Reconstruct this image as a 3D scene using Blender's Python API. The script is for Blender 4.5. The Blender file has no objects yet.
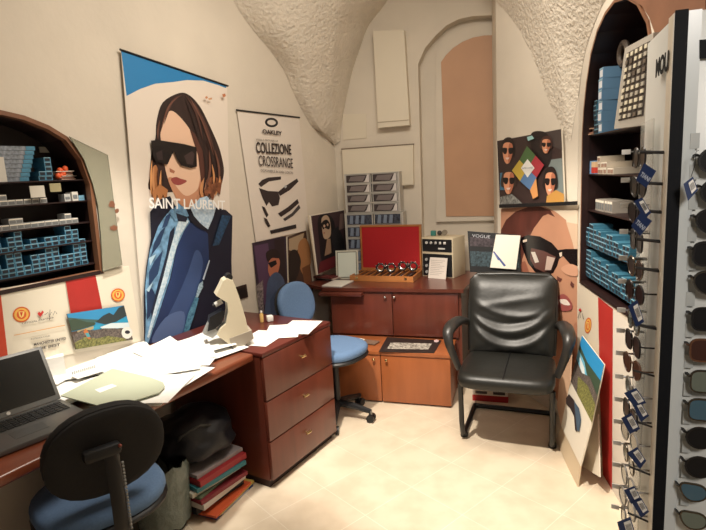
import bpy, bmesh, math, random
from mathutils import Vector, Matrix
from mathutils.geometry import tessellate_polygon
V=Vector; R=math.radians; PI=math.pi
C=bpy.context.scene.collection
# ------------------------------------------------------------------ camera model
F=530.0; PIT=R(9.7); ROL=R(3.2); CH=1.6
_r0=V((1,0,0)); _d0=V((0,-math.sin(PIT),-math.cos(PIT))); FW=V((0,math.cos(PIT),-math.sin(PIT)))
RT=math.cos(ROL)*_r0+math.sin(ROL)*_d0; DN=math.cos(ROL)*_d0-math.sin(ROL)*_r0
CP=V((0,0,CH))
def ray(x,y): return FW+(x-353)/F*RT+(y-265)/F*DN
def onz(x,y,z):
    v=ray(x,y); return CP+v*((z-CH)/v.z)
cam=bpy.data.cameras.new('camera'); cam.sensor_width=36; cam.lens=F/706*36; cam.clip_start=.02
co=bpy.data.objects.new('camera',cam); C.objects.link(co)
m=Matrix((RT,-DN,-FW)).transposed().to_4x4(); m.translation=CP; co.matrix_world=m
bpy.context.scene.camera=co
# ------------------------------------------------------------------ materials
def lin(c): return tuple(((v/255)/12.92 if v/255<=.04045 else ((v/255+.055)/1.055)**2.4) for v in c)
MATS={}
def mat(name,c,rough=.6,metal=0,var=0,scale=30,bump=0,bscale=None,emit=0,trans=0,alpha=1,spec=None,stretch=None,c2=None,coat=0,dist=.01):
    if name in MATS: return MATS[name]
    m=bpy.data.materials.new(name); m.use_nodes=True; nt=m.node_tree; n=nt.nodes; b=n['Principled BSDF']
    col=lin(c)+(1,)
    b.inputs['Base Color'].default_value=col; b.inputs['Roughness'].default_value=rough; b.inputs['Metallic'].default_value=metal
    if spec is not None: b.inputs['Specular IOR Level'].default_value=spec
    if coat: b.inputs['Coat Weight'].default_value=coat; b.inputs['Coat Roughness'].default_value=.15
    if trans: b.inputs['Transmission Weight'].default_value=trans
    if alpha<1: b.inputs['Alpha'].default_value=alpha
    if var or bump:
        tc=n.new('ShaderNodeTexCoord'); mp=n.new('ShaderNodeMapping'); nt.links.new(tc.outputs['Object'],mp.inputs[0])
        if stretch: mp.inputs['Scale'].default_value=stretch
    if var:
        nz=n.new('ShaderNodeTexNoise'); nz.inputs['Scale'].default_value=scale; nz.inputs['Detail'].default_value=5; nt.links.new(mp.outputs[0],nz.inputs['Vector'])
        rp=n.new('ShaderNodeValToRGB'); rp.color_ramp.elements[0].position=.3; rp.color_ramp.elements[1].position=.7
        if c2: a,bb=lin(c),lin(c2)
        else: a=tuple(v*(1-var) for v in lin(c)); bb=tuple(min(1,v*(1+var)) for v in lin(c))
        rp.color_ramp.elements[0].color=a+(1,); rp.color_ramp.elements[1].color=bb+(1,)
        nt.links.new(nz.outputs[0],rp.inputs[0]); nt.links.new(rp.outputs[0],b.inputs['Base Color'])
    if bump:
        nb=n.new('ShaderNodeTexNoise'); nb.inputs['Scale'].default_value=bscale or scale; nb.inputs['Detail'].default_value=6; nt.links.new(mp.outputs[0],nb.inputs['Vector'])
        bp=n.new('ShaderNodeBump'); bp.inputs['Strength'].default_value=bump; bp.inputs['Distance'].default_value=dist
        nt.links.new(nb.outputs[0],bp.inputs['Height']); nt.links.new(bp.outputs[0],b.inputs['Normal'])
    MATS[name]=m; return m
def K(c,rough=.55,**k): return mat('print_%02x%02x%02x_%d'%(c[0],c[1],c[2],int(rough*100)),c,rough,**k)
WALL=mat('wall_plaster',(212,202,186),.85,var=.05,scale=2.2,bump=.12,bscale=14,dist=.02)
ROUGH=mat('rough_plaster',(218,208,192),.85,var=.05,scale=9,bump=.85,bscale=42,dist=.02)
DARKW=mat('dark_niche_wood',(34,16,15),.45,var=.25,scale=8,stretch=(1,1,.15))
FRAMEW=mat('niche_frame_wood',(122,82,58),.45,var=.2,scale=12,stretch=(1,1,.2))
MAHO=mat('mahogany',(98,46,33),.36,var=.18,scale=14,stretch=(1,1,.12),coat=.2)
MAHOD=mat('mahogany_top',(122,64,42),.3,var=.2,scale=10,stretch=(.3,1,1),coat=.3)
CHER=mat('cherry_veneer',(158,90,50),.4,var=.14,scale=14,stretch=(1,1,.1),coat=.15)
CHERT=mat('cherry_dark_edge',(110,56,32),.4)
BRASS=mat('brass',(214,190,140),.25,1); CHROME=mat('chrome',(220,220,220),.18,1)
STEEL=mat('brushed_steel',(150,150,150),.35,1)
BLK=mat('black_plastic',(22,22,24),.45); BLKM=mat('black_metal',(14,14,15),.3,spec=.5)
LEATH=mat('black_leather',(29,29,26),.42,bump=.12,bscale=14,dist=.02)
BLUEF=mat('blue_fabric',(96,124,160),.9,var=.08,scale=120,bump=.2,bscale=300,dist=.002)
BLKF=mat('black_fabric',(24,22,22),.8,var=.15,scale=90,bump=.2,bscale=250,dist=.002)
WHITE=mat('white_paper',(240,238,232),.7); WHITE2=mat('offwhite_card',(224,216,200),.7)
GREYP=mat('grey_plastic',(150,150,146),.5); LGREY=mat('light_grey_plastic',(198,196,190),.5)
CREAM=mat('cream_enamel',(214,203,176),.4)
WOODC=mat('oak_case',(168,108,58),.45,var=.2,scale=20,stretch=(.2,1,1)); RED=mat('red_velvet',(168,20,26),.85,var=.1,scale=200)
TOWW=mat('tower_white',(214,216,212),.35); TOWB=mat('tower_black',(16,18,22),.65,spec=.15)
CLEAR=mat('clear_acrylic',(225,228,224),.08,alpha=.28)
LENSD=mat('dark_lens',(22,22,24),.3,spec=.3); LENSB=mat('brown_lens',(62,38,32),.3,spec=.3)
LENSG=mat('grey_green_lens',(100,108,98),.12,coat=.5); LENSBL=mat('blue_lens',(62,92,108),.12,coat=.5)
TAGB=mat('tag_navy',(26,48,92),.5); BOXB=mat('lens_box_blue',(72,130,158),.55,var=.15,scale=60); BOXD=mat('lens_box_dark_label',(20,28,40),.5)
# ------------------------------------------------------------------ mesh builder
class MB:
    def __init__(s): s.v=[]; s.f=[]; s.fm=[]; s.fs=[]; s.mats=[]
    def mi(s,m):
        if m not in s.mats: s.mats.append(m)
        return s.mats.index(m)
    def add(s,vs,fs,m,M=None,smooth=False):
        o=len(s.v); k=s.mi(m)
        for v in vs:
            v=V(v); s.v.append(M@v if M else v)
        for f in fs: s.f.append([i+o for i in f]); s.fm.append(k); s.fs.append(smooth)
        return s
    def box(s,a,b,m,M=None,bev=0,seg=2):
        x0,y0,z0=[min(p,q) for p,q in zip(a,b)]; x1,y1,z1=[max(p,q) for p,q in zip(a,b)]
        if bev:
            bm=bmesh.new(); bmesh.ops.create_cube(bm,size=1)
            for v in bm.verts: v.co=V(((x0+x1)/2+v.co.x*(x1-x0),(y0+y1)/2+v.co.y*(y1-y0),(z0+z1)/2+v.co.z*(z1-z0)))
            bmesh.ops.bevel(bm,geom=list(bm.edges),offset=bev,segments=seg,profile=.5,affect='EDGES')
            bm.verts.index_update(); s.add([v.co.copy() for v in bm.verts],[[v.index for v in f.verts] for f in bm.faces],m,M,True); bm.free(); return s
        vs=[(x0,y0,z0),(x1,y0,z0),(x1,y1,z0),(x0,y1,z0),(x0,y0,z1),(x1,y0,z1),(x1,y1,z1),(x0,y1,z1)]
        return s.add(vs,[(0,3,2,1),(4,5,6,7),(0,1,5,4),(1,2,6,5),(2,3,7,6),(3,0,4,7)],m,M)
    def hexa(s,q0,q1,m,M=None):   # two quads (4 points each)
        return s.add(list(q0)+list(q1),[(3,2,1,0),(4,5,6,7),(0,1,5,4),(1,2,6,5),(2,3,7,6),(3,0,4,7)],m,M)
    def tube(s,pts,r,m,M=None,n=8,closed=False,flat=1.0):
        pts=[V(p) for p in pts]; N=len(pts); rr=r if isinstance(r,(list,tuple)) else [r]*N
        vs=[];fs=[]; up=None
        for i,p in enumerate(pts):
            if closed: t=(pts[(i+1)%N]-pts[i-1])
            else: t=pts[min(i+1,N-1)]-pts[max(i-1,0)]
            t.normalize()
            if up is None: up=V((0,0,1)) if abs(t.z)<.9 else V((1,0,0))
            a=t.cross(up)
            if a.length<1e-4: a=t.cross(V((0,1,0)))
            a.normalize(); b=a.cross(t).normalized(); up=b
            for k in range(n):
                th=2*PI*k/n; vs.append(p+a*math.cos(th)*rr[i]+b*math.sin(th)*rr[i]*flat)
        L=N if closed else N-1
        for i in range(L):
            j=(i+1)%N
            for k in range(n): fs.append((i*n+k,i*n+(k+1)%n,j*n+(k+1)%n,j*n+k))
        if not closed: fs.append(list(range(n))[::-1]); fs.append([(N-1)*n+k for k in range(n)])
        return s.add(vs,fs,m,M,True)
    def cyl(s,a,b,r,m,M=None,n=16,r2=None): return s.tube([a,b],[r,r if r2 is None else r2],m,M,n)
    def lathe(s,prof,m,M=None,n=24):
        vs=[];fs=[]
        for (r,z) in prof:
            for k in range(n): vs.append((r*math.cos(2*PI*k/n),r*math.sin(2*PI*k/n),z))
        for i in range(len(prof)-1):
            for k in range(n): fs.append((i*n+k,i*n+(k+1)%n,(i+1)*n+(k+1)%n,(i+1)*n+k))
        return s.add(vs,fs,m,M,True)
    def prism(s,pts,d0,d1,m,M=None,side=None,smooth=False):   # pts in local XZ, extruded along Y from d0 (front) to d1
        n=len(pts); vs=[(p[0],d0,p[1]) for p in pts]+[(p[0],d1,p[1]) for p in pts]
        tri=tessellate_polygon([[V((p[0],p[1],0)) for p in pts]])
        s.add(vs,[tuple(t) for t in tri],m,M); 
        s.add(vs,[tuple(i+n for i in t)[::-1] for t in tri]+[(i,(i+1)%n,n+(i+1)%n,n+i) for i in range(n)],side or m,M); return s
    def flat(s,pts,y,m,M=None):
        tri=tessellate_polygon([[V((p[0],p[1],0)) for p in pts]])
        return s.add([(p[0],y,p[1]) for p in pts],[tuple(t) for t in tri],m,M)
    def ball(s,c,r,m,M=None,sc=(1,1,1),n=12):
        prof=[];vs=[];fs=[]
        for i in range(n//2+1):
            ph=PI*i/(n//2)
            for k in range(n): vs.append((c[0]+r*sc[0]*math.sin(ph)*math.cos(2*PI*k/n),c[1]+r*sc[1]*math.sin(ph)*math.sin(2*PI*k/n),c[2]+r*sc[2]*math.cos(ph)))
        for i in range(n//2):
            for k in range(n): fs.append((i*n+k,(i+1)*n+k,(i+1)*n+(k+1)%n,i*n+(k+1)%n))
        return s.add(vs,fs,m,M,True)
    def build(s,name,parent=None,local=False,sub=0):
        me=bpy.data.meshes.new(name); off=V((0,0,0))
        if parent is not None and not local:
            inv=wm(parent).inverted(); s.v=[inv@v for v in s.v]
        if parent is None and not local:
            xs=[v.x for v in s.v]; ys=[v.y for v in s.v]; zs=[v.z for v in s.v]
            off=V(((min(xs)+max(xs))/2,(min(ys)+max(ys))/2,min(zs)))
            s.v=[v-off for v in s.v]
        me.from_pydata([tuple(v) for v in s.v],[],s.f)
        for m in s.mats: me.materials.append(m)
        me.polygons.foreach_set('material_index',s.fm); me.polygons.foreach_set('use_smooth',s.fs)
        me.validate(); me.update()
        bm=bmesh.new(); bm.from_mesh(me); bmesh.ops.remove_doubles(bm,verts=bm.verts,dist=1e-6); bmesh.ops.recalc_face_normals(bm,faces=bm.faces); bm.to_mesh(me); bm.free()
        if any(s.fs):
            try: me.set_sharp_from_angle(angle=R(42))
            except Exception: pass
        o=bpy.data.objects.new(name,me); C.objects.link(o); o.location=off
        if parent is not None: o.parent=parent
        if sub:
            md=o.modifiers.new('subdivision','SUBSURF'); md.levels=sub; md.render_levels=sub
        return o
def wm(o):
    M=o.matrix_basis.copy(); p=o.parent
    while p: M=p.matrix_basis@M; p=p.parent
    return M
def tag(o,label,cat,group=None,kind=None):
    o['label']=label; o['category']=cat
    if group: o['group']=group
    if kind: o['kind']=kind
    return o
def thing(name,label,cat,loc,rz=0,group=None):
    o=bpy.data.objects.new(name,None); o.empty_display_size=.1; C.objects.link(o); o.location=loc; o.rotation_euler=(0,0,rz)
    return tag(o,label,cat,group)
def struct(o): o['kind']='structure'; return o
def copy_tree(o,parent=None):
    c=o.copy(); C.objects.link(c); c.parent=parent
    for ch in list(o.children): copy_tree(ch,c)
    return c
class Pl:   # plane with u to the right in the photo, Y into the wall
    def __init__(s,p,u,v=(0,0,1)):
        s.p=V(p); s.u=V(u).normalized(); s.v=V(v); s.v=(s.v-s.u*s.v.dot(s.u)).normalized(); s.n=s.v.cross(s.u).normalized()
        s.M=Matrix((s.u,s.n,s.v)).transposed().to_4x4(); s.M.translation=s.p
    def hit(s,x,y,o=0):
        d=ray(x,y); q=s.p-s.n*o; t=(q-CP).dot(s.n)/d.dot(s.n); w=CP+d*t-s.p; return (w.dot(s.u),w.dot(s.v))
    def P(s,a,b,o=0): return s.p+s.u*a+s.v*b-s.n*o
    def hp(s,x,y,o=0): a=s.hit(x,y,o); return s.P(a[0],a[1],o)
LW=Pl((-1.178,2.826,0),(.5,.8660254,0)); BW=Pl((-.1,4.69,0),(.951,-.309,0))
SP=Pl((1.307,3.05,0),(.273,-.962,0)); RW=Pl((1.24,2.55,0),(-.134,-.991,0)); LF=Pl((.157,3.52,0),(.951,-.309,0))
def at(p3,rz): return Matrix.Translation(V(p3))@Matrix.Rotation(rz,4,'Z')
def rzof(pl): return math.atan2(pl.u.y,pl.u.x)
def smooth_pts(pts,n=4,closed=True):
    N=len(pts); out=[]
    rng=range(N) if closed else range(N-1)
    for i in rng:
        g=lambda k:pts[k%N] if closed else pts[max(0,min(N-1,k))]
        p0,p1,p2,p3=g(i-1),g(i),g(i+1),g(i+2)
        for k in range(n):
            t=k/n
            out.append(tuple(.5*((2*p1[d])+(-p0[d]+p2[d])*t+(2*p0[d]-5*p1[d]+4*p2[d]-p3[d])*t*t+(-p0[d]+3*p1[d]-3*p2[d]+p3[d])*t**3) for d in range(len(p1))))
    if not closed: out.append(tuple(pts[-1]))
    return out
def add_text(pl,txt,x0,y0,x1,y1,hpx,m,parent,o=.005,name='lettering',bold=0):
    cu=bpy.data.curves.new('t','FONT'); cu.body=txt; cu.size=1; cu.offset=bold; cu.extrude=.001
    ob=bpy.data.objects.new('t',cu); C.objects.link(ob)
    dg=bpy.context.evaluated_depsgraph_get(); me=bpy.data.meshes.new_from_object(ob.evaluated_get(dg)); bpy.data.objects.remove(ob)
    xs=[v.co.x for v in me.vertices]; w0=min(xs); w=max(xs)-w0; h=.7
    a=V(pl.hit(x0,y0,o)); b=V(pl.hit(x1,y1,o)); t=V(pl.hit((x0+x1)/2,(y0+y1)/2-hpx,o)); mid=(a+b)/2; H=(t-mid).length
    d=(b-a); L=d.length; d.normalize(); nrm=V((-d.y,d.x))
    mb=MB(); vs=[]
    for v in me.vertices:
        q=a+d*((v.co.x-w0)/w*L)+nrm*(v.co.y/h*H); vs.append(pl.P(q.x,q.y,o+v.co.z*.4))
    mb.add(vs,[tuple(p.vertices) for p in me.polygons],m); return mb.build(name,parent)
def printed(pl,name,label,cat,outline,layers,base=WHITE2,o=.006,th=.004,side=None,bars=None,group=None,smooth_layers=True):
    """flat printed board; outline & layers traced on the board's own plane"""
    root=thing(name,label,cat,(0,0,0),0,group)
    pts=[pl.hit(x,y,o) for x,y in outline]
    cs=sum(p[0] for p in pts)/len(pts); cz=min(p[1] for p in pts)
    root.location=pl.P(cs,cz,o); root.rotation_euler=(0,0,rzof(pl))
    mb=MB(); mb.prism(pts,-o,-o+th,base,pl.M,side=side or base)
    eps=.0004
    for i,L in enumerate(layers):
        poly,mm=L[0],L[1]; sm=len(L)>2 and L[2]
        if sm: poly=smooth_pts(poly,4)
        oo=o+eps*(i+1); mb.flat([pl.hit(x,y,oo) for x,y in poly],-oo,mm,pl.M)
    mb.build('board' if cat!='poster' else 'printed_sheet',root)
    return root
def ell(cx,cy,rx,ry,rot=0,n=20):
    c,s=math.cos(rot),math.sin(rot); return [(cx+rx*math.cos(2*PI*k/n)*c-ry*math.sin(2*PI*k/n)*s,cy+rx*math.cos(2*PI*k/n)*s+ry*math.sin(2*PI*k/n)*c) for k in range(n)]
exec_order=0
# ================================================================== SETTING
fl=MB(); fl.add([(-5,-2.5,0),(4,-2.5,0),(4,6,0),(-5,6,0)],[(0,1,2,3)],WHITE)
def floor_mat():
    m=bpy.data.materials.new('floor_tiles'); m.use_nodes=True; nt=m.node_tree; n=nt.nodes; b=n['Principled BSDF']
    tc=n.new('ShaderNodeTexCoord'); mp=n.new('ShaderNodeMapping'); mp.vector_type='TEXTURE'
    mp.inputs['Location'].default_value=(.9,2.21,0); mp.inputs['Rotation'].default_value=(0,0,R(40.3))
    nt.links.new(tc.outputs['Object'],mp.inputs[0])
    br=n.new('ShaderNodeTexBrick'); br.offset=0; br.inputs['Scale'].default_value=1; br.inputs['Brick Width'].default_value=.322; br.inputs['Row Height'].default_value=.322
    br.inputs['Mortar Size'].default_value=.0022; br.inputs['Mortar Smooth'].default_value=.3
    br.inputs['Color1'].default_value=lin((224,208,184))+(1,); br.inputs['Color2'].default_value=lin((220,204,180))+(1,); br.inputs['Mortar'].default_value=lin((236,224,204))+(1,)
    nt.links.new(mp.outputs[0],br.inputs['Vector'])
    nz=n.new('ShaderNodeTexNoise'); nz.inputs['Scale'].default_value=7; nz.inputs['Detail'].default_value=8; nt.links.new(tc.outputs['Object'],nz.inputs['Vector'])
    rp=n.new('ShaderNodeValToRGB'); rp.color_ramp.elements[0].color=(.86,.84,.81,1); rp.color_ramp.elements[1].color=(1.0,1.0,1.0,1); rp.color_ramp.elements[0].position=.35; rp.color_ramp.elements[1].position=.6
    nt.links.new(nz.outputs[0],rp.inputs[0])
    mx=n.new('ShaderNodeMix'); mx.data_type='RGBA'; mx.blend_type='MULTIPLY'; mx.inputs['Factor'].default_value=.8
    nt.links.new(br.outputs['Color'],mx.inputs['A']); nt.links.new(rp.outputs[0],mx.inputs['B']); nt.links.new(mx.outputs['Result'],b.inputs['Base Color'])
    b.inputs['Roughness'].default_value=.42; return m
fl.mats[0]=floor_mat(); struct(fl.build('floor',local=True))
CEIL=3.25
cl=MB(); cl.box((-5,-2.5,CEIL),(4,6,CEIL+.1),WALL); struct(cl.build('ceiling'))
def wall_mesh(pl,outer,holes,m=WALL,y=0):
    mb=MB(); loops=[outer]+holes; allp=[p for l in loops for p in l]
    tri=tessellate_polygon([[V((p[0],p[1],0)) for p in l] for l in loops])
    mb.add([(p[0],y,p[1]) for p in allp],[tuple(t) for t in tri],m,pl.M); return mb
# left niche arch
LA=[(-.205,1.19),(-.2,1.42),(-.196,1.623),(-.226,1.745),(-.288,1.835),(-.368,1.882),(-.47,1.918),(-.57,1.935),(-.70,1.94)]
LCX=-.72
LArch=LA+[(2*LCX-s,z) for s,z in LA[-2::-1]]       # right bottom -> over -> left bottom
# right niche arch (s grows toward the camera)
RArch=[(.485,.93),(.485,1.77),(.46,1.97),(.40,2.11),(.30,2.205),(.18,2.265),(.04,2.29),(-.08,2.27),(-.19,2.22),(-.28,2.135),(-.345,2.0),(-.385,1.87),(-.402,1.75),(-.402,.93)]
corner_s=2.152
struct(wall_mesh(LW,[(-5.5,0),(corner_s,0),(corner_s,CEIL),(-5.5,CEIL)],[LArch]).build('wall_left'))
rw_s0=-(( .067*.134)+(.5*.991))  # corner with the splay
struct(wall_mesh(RW,[(rw_s0,0),(3.8,0),(3.8,CEIL),(rw_s0,CEIL)],[RArch]).build('wall_right'))
w=MB(); A=SP.P(0,0); B=V((1.075,3.867,0)); D=V((1.16,4.28,0))
for a,b in ((A,B),(B,D)): w.add([a,b,b+V((0,0,CEIL)),a+V((0,0,CEIL))],[(0,1,2,3)],WALL)
struct(w.build('wall_corner'))
WO=[BW.hit(*p) for p in [(419,240),(418,64),(425,48),(436,35),(447,25),(459,19),(473,16),(496,15)]]
sR=1.42
WO=[(WO[0][0]+.03,1.0)]+WO[1:]+[(sR,WO[-1][1]),(sR,1.0)]
# only the upper arched reveal is a recess; sides are a splayed jamb
struct(wall_mesh(BW,[(-.02,0),(1.6,0),(1.6,CEIL),(-.02,CEIL)],[WO]).build('wall_back'))
w=MB(); n=len(WO); dp=.10
for i in range(n):
    a,b=WO[i],WO[(i+1)%n]; w.add([(a[0],0,a[1]),(b[0],0,b[1]),(b[0],dp,b[1]),(a[0],dp,a[1])],[(0,1,2,3)],WALL,BW.M,False)
w.flat(WO,dp,WALL,BW.M)
struct(w.build('window_1'))
# cream surround and brown blanking board inside the recess
OI=[(436,216),(436,51),(441,43),(448,36),(455,31.5),(463,28.5),(473,25.5),(484,23.5),(497,22.5)]
OB=[(446,216.5),(441,62),(446,55),(453,48),(463,41.5),(473,37.5),(484,35.5),(497,35)]
o_=-.10+.03
pa=[BW.hit(x,y,o_) for x,y in OI]; pa=[(pa[0][0],pa[0][1]-.05)]+pa[1:]+[(sR,pa[-1][1]),(sR,pa[0][1]-.05)]
mb=MB(); mb.prism(pa,-o_,dp,WALL,BW.M); so=mb.build('trim_1'); struct(so)
pb=[BW.hit(x,y,o_+.006) for x,y in OB]; pb=pb+[(sR,pb[-1][1]),(sR,pb[0][1]-.01)]
BRN=mat('brown_hardboard',(188,146,114),.6,var=.05,scale=4)
mb=MB(); mb.prism(pb,-o_-.006,-o_-.001,BRN,BW.M,side=mat('brown_edge',(80,48,32),.7)); tag(mb.build('window_board'),'brown hardboard panel closing the arched window in the back wall','board')
# plaster pendentives
def loft(cols,name,m,nsub=5):
    cs=[smooth_pts(c,nsub,False) for c in cols]; nr=len(cs[0]); 
    rows=[smooth_pts([tuple(c[i]) for c in cs],nsub,False) for i in range(nr)]
    mb=MB(); nc=len(rows[0]); mb.add([V(p) for r in rows for p in r],[(i*nc+j,i*nc+j+1,(i+1)*nc+j+1,(i+1)*nc+j) for i in range(nr-1) for j in range(nc-1)],m,None,True)
    return struct(mb.build(name))
Ac=[(330,142),(320,132),(311,125),(296,98),(284,71),(269,49),(254.5,32),(237,7),(215,-35)]
Rc=[(334,145),(328,136),(322,130),(312,104),(306,74),(301,52),(298,34),(294,2),(291,-45)]
Mc=[(337,143),(334,134),(332,127),(329,104),(327,74),(326,52),(328,34),(333,2),(341,-45)]
Bc=[(340,141),(340.5,128),(341,120),(345,95),(350,68),(356,46),(364,21),(379,-2),(402,-45)]
ro=[.01,.03,.05,.09,.14,.18,.21,.26,.33]
colA=[tuple(LW.hp(x,y,.002)) for x,y in Ac]
colR=[tuple(LW.hp(x,y,o)) for (x,y),o in zip(Rc,ro)]
bo=[.01,.02,.03,.05,.08,.11,.14,.18,.25]
colB=[tuple(BW.hp(x,y,o)) for (x,y),o in zip(Bc,bo)]
colB2=[tuple(BW.hp(x,y,o)+BW.n*(o+.02)) for (x,y),o in zip(Bc,bo)]
colM=[tuple((V(a)*.5+V(b)*.5)+V((.04*k/9,-.10*k/9,0))) for k,(a,b) in enumerate(zip(colR,colB))]
mb=MB()
def strips(cols):
    for c0,c1 in zip(cols[:-1],cols[1:]):
        a=smooth_pts(c0,5,False); b=smooth_pts(c1,5,False); k=6
        for i in range(len(a)-1):
            for j in range(k):
                q=lambda r,t:V(r[0])*(1-t)+V(r[1])*t
                p=[q((a[i],b[i]),j/k),q((a[i],b[i]),(j+1)/k),q((a[i+1],b[i+1]),(j+1)/k),q((a[i+1],b[i+1]),j/k)]
                mb.add(p,[(0,1,2,3)],ROUGH,None,True)
colA0=[tuple(V(a)*.6+V(b)*.4+LW.n*-.03) for a,b in zip(colA,colR)]
strips([colA,colA0,colR,colM,colB,colB2]); struct(mb.build('trim_2'))
mb=MB()
A2=[(566,140),(558,120),(547,97.5),(538,70),(526,43),(512.6,20.4),(494,0),(465,-30)]
C2=[(571,140),(574,122),(578,98),(581,75),(585,52),(592,30),(603,4),(625,-30)]
M2=[(568.5,141),(566,121),(563,98),(560,72),(556,47),(553,24),(549,0),(545,-30)]
colA=[tuple(SP.hp(x,y,.002)) for x,y in A2]; mo=[.0,.015,.03,.05,.07,.1,.14,.2]
colM=[tuple(SP.hp(x,y,o)) for (x,y),o in zip(M2,mo)]; colC=[tuple(RW.hp(x,y,.002)) if x>580 else tuple(SP.hp(x,y,.002)) for x,y in C2]
strips([colA,colM,colC]); struct(mb.build('trim_3'))
# ================================================================== NICHES
def niche(pl,arch,label,depth,fw,zs,frame_pr=.008,lipm=None):
    lipm=lipm or FRAMEW
    root=thing('arched_wall_niche',label,'niche',pl.P(sum(p[0] for p in arch)/len(arch),arch[0][1],0),rzof(pl))
    n=len(arch); mb=MB(); cx=(arch[0][0]+arch[-1][0])/2
    for i in range(n):
        a,b=arch[i],arch[(i+1)%n]; mb.add([(a[0],0,a[1]),(b[0],0,b[1]),(b[0],depth,b[1]),(a[0],depth,a[1])],[(0,1,2,3)],DARKW,pl.M)
    mb.flat(arch,depth,DARKW,pl.M); mb.build('lining',root)
    # frame ring: sweep rectangle on outline (open at the bottom corners -> closed)
    mb=MB(); cz=sum(p[1] for p in arch)/n
    def off(i,d):
        p0,p1,p2=V(arch[i-1]),V(arch[i]),V(arch[(i+1)%n]); e1=(p1-p0).normalized(); e2=(p2-p1).normalized()
        n1=V((e1.y,-e1.x)); n2=V((e2.y,-e2.x)); nn=(n1+n2)
        nn=nn/max(.3,nn.dot(n1)*1.0) if nn.length>1e-6 else n1
        q=p1+nn*d
        return q
    area=sum(arch[i-1][0]*arch[i][1]-arch[i][0]*arch[i-1][1] for i in range(n)); sg=1 if area>0 else -1
    for i in range(n):
        j=(i+1)%n; m_=DARKW if j==0 else FRAMEW
        a,b=V(arch[i]),V(arch[j]); ao,bo_=off(i,sg*fw),off(j,sg*fw); ai,bi=off(i,-sg*.003),off(j,-sg*.003)
        q=lambda p,y:(p.x,y,p.y)
        mb.add([q(ai,-frame_pr),q(bi,-frame_pr),q(bo_,-frame_pr),q(ao,-frame_pr)],[(0,1,2,3)],m_,pl.M)
        mb.add([q(bo_,-frame_pr),q(ao,-frame_pr),q(ao,0),q(bo_,0)],[(0,1,2,3)],m_,pl.M)
        mb.add([q(bi,-frame_pr),q(ai,-frame_pr),q(ai,.03),q(bi,.03)],[(0,1,2,3)],lipm,pl.M)
    mb.build('frame',root)
    for z in zs:
        # width at this height
        xs=[]
        for i in range(n):
            a,b=arch[i],arch[(i+1)%n]
            if (a[1]-z)*(b[1]-z)<0: xs.append(a[0]+(b[0]-a[0])*(z-a[1])/(b[1]-a[1]))
        if len(xs)>=2:
            s=MB(); s.box((min(xs)+.002,.025,z-.006),(max(xs)-.002,depth-.002,z),DARKW,pl.M); s.build('shelf',root)
    return root
ZL=[1.232,1.346,1.44,1.547,1.65]; ZR=[.965,1.14,1.335,1.53,1.737]
niche(LW,LArch,'dark wooden arched niche with shelves of lens boxes above the laptop desk',.20,.016,ZL)
rn=niche(RW,RArch,'dark wooden arched niche with shelves behind the white sunglasses tower',.24,.012,ZR,lipm=DARKW)
mb=MB(); mb.prism([RW.hit(x,y,.013) for x,y in [(618,-6),(631,-1),(642,6),(649,17),(654,31),(662,60),(705,60),(705,-40),(618,-40)]],-.013,-.0005,mat('arch_band_wood',(128,88,66),.45,var=.15,scale=8),RW.M); mb.build('arch_band',rn)
# stacks of lens boxes
def box_proto(w,d,h,body,lab,kind):
    b=MB(); b.box((-w/2,0,0),(w/2,d,h),body)
    b.box((-w*.36,-.0008,h*.16),(w*.38,.001,h*.80),lab)
    if kind=='grey': b.box((-w/2+.001,-.001,h*.75),(w/2-.001,.001,h*.95),WHITE2)
    else: b.box((-w*.48,-.0008,h*.88),(w*.48,.001,h*.98),K((150,186,200)))
    me=b.build('x',local=True); d_=me.data; bpy.data.objects.remove(me); return d_
BLK_LAB=mat('grey_box_label',(110,112,112),.6)
P_blue=box_proto(.0325,.09,.0205,BOXB,BOXD,'b'); P_grey=box_proto(.033,.06,.024,mat('grey_box',(150,150,148),.6),BLK_LAB,'grey')
P_long=box_proto(.04,.15,.021,BOXB,mat('pale_label',(196,204,206),.6),'b')
P_blueR=box_proto(.04,.10,.024,mat('lens_box_teal',(56,108,130),.55,var=.15,scale=60),BOXD,'b'); P_greyR=box_proto(.034,.10,.06,mat('taupe_box',(146,138,128),.6),BLK_LAB,'grey')
ORD=['first','second','third','fourth','fifth','sixth','seventh','eighth','ninth','tenth','eleventh','twelfth','thirteenth','fourteenth','fifteenth','sixteenth','seventeenth','eighteenth','nineteenth','twentieth']
rnd=random.Random(4)
def stacks(pl,me,z,items,h,where,kind,y0=.035,nm='lens_box'):
    for k,(s,cnt) in enumerate(items):
        for j in range(cnt):
            o=bpy.data.objects.new(nm,me); C.objects.link(o); p=pl.P(s+rnd.uniform(-.001,.001),z+.0005+j*(h+.0006),-y0+rnd.uniform(-.003,.003)); o.location=p; o.rotation_euler=(0,0,rzof(pl)+rnd.uniform(-.03,.03))
            lv='single' if cnt==1 else ('top' if j==cnt-1 else ('bottom' if j==0 else ORD[j]+' up'))
            tag(o,'%s lens box, %s of the %s stack from left, %s'%(kind,lv,ORD[k] if k<20 else 'last',where),'box','lens boxes on the '+where)
def px_items(pl,z,lst,o=-.035):
    return [(pl.hit(x,y_at(pl,x,z,o),o)[0],c) for x,c in lst]
def y_at(pl,x,z,o):   # pixel row where the plane height is z
    lo,hi=-200,900
    for _ in range(40):
        mid=(lo+hi)/2
        if pl.hit(x,mid,o)[1]>z: lo=mid
        else: hi=mid
    return lo
b1=[(3.5,4),(11,2),(18,5),(26,6),(34,2),(42,4),(49,4),(56.5,5),(63.5,5),(70.5,3),(77,3),(83.5,6),(90,6)]
b2=[(3,4),(10,1),(17.5,3),(25,5),(33,1),(40,2),(47,1),(54,2),(61,2),(68,2),(74.5,4),(81,3)]
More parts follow.
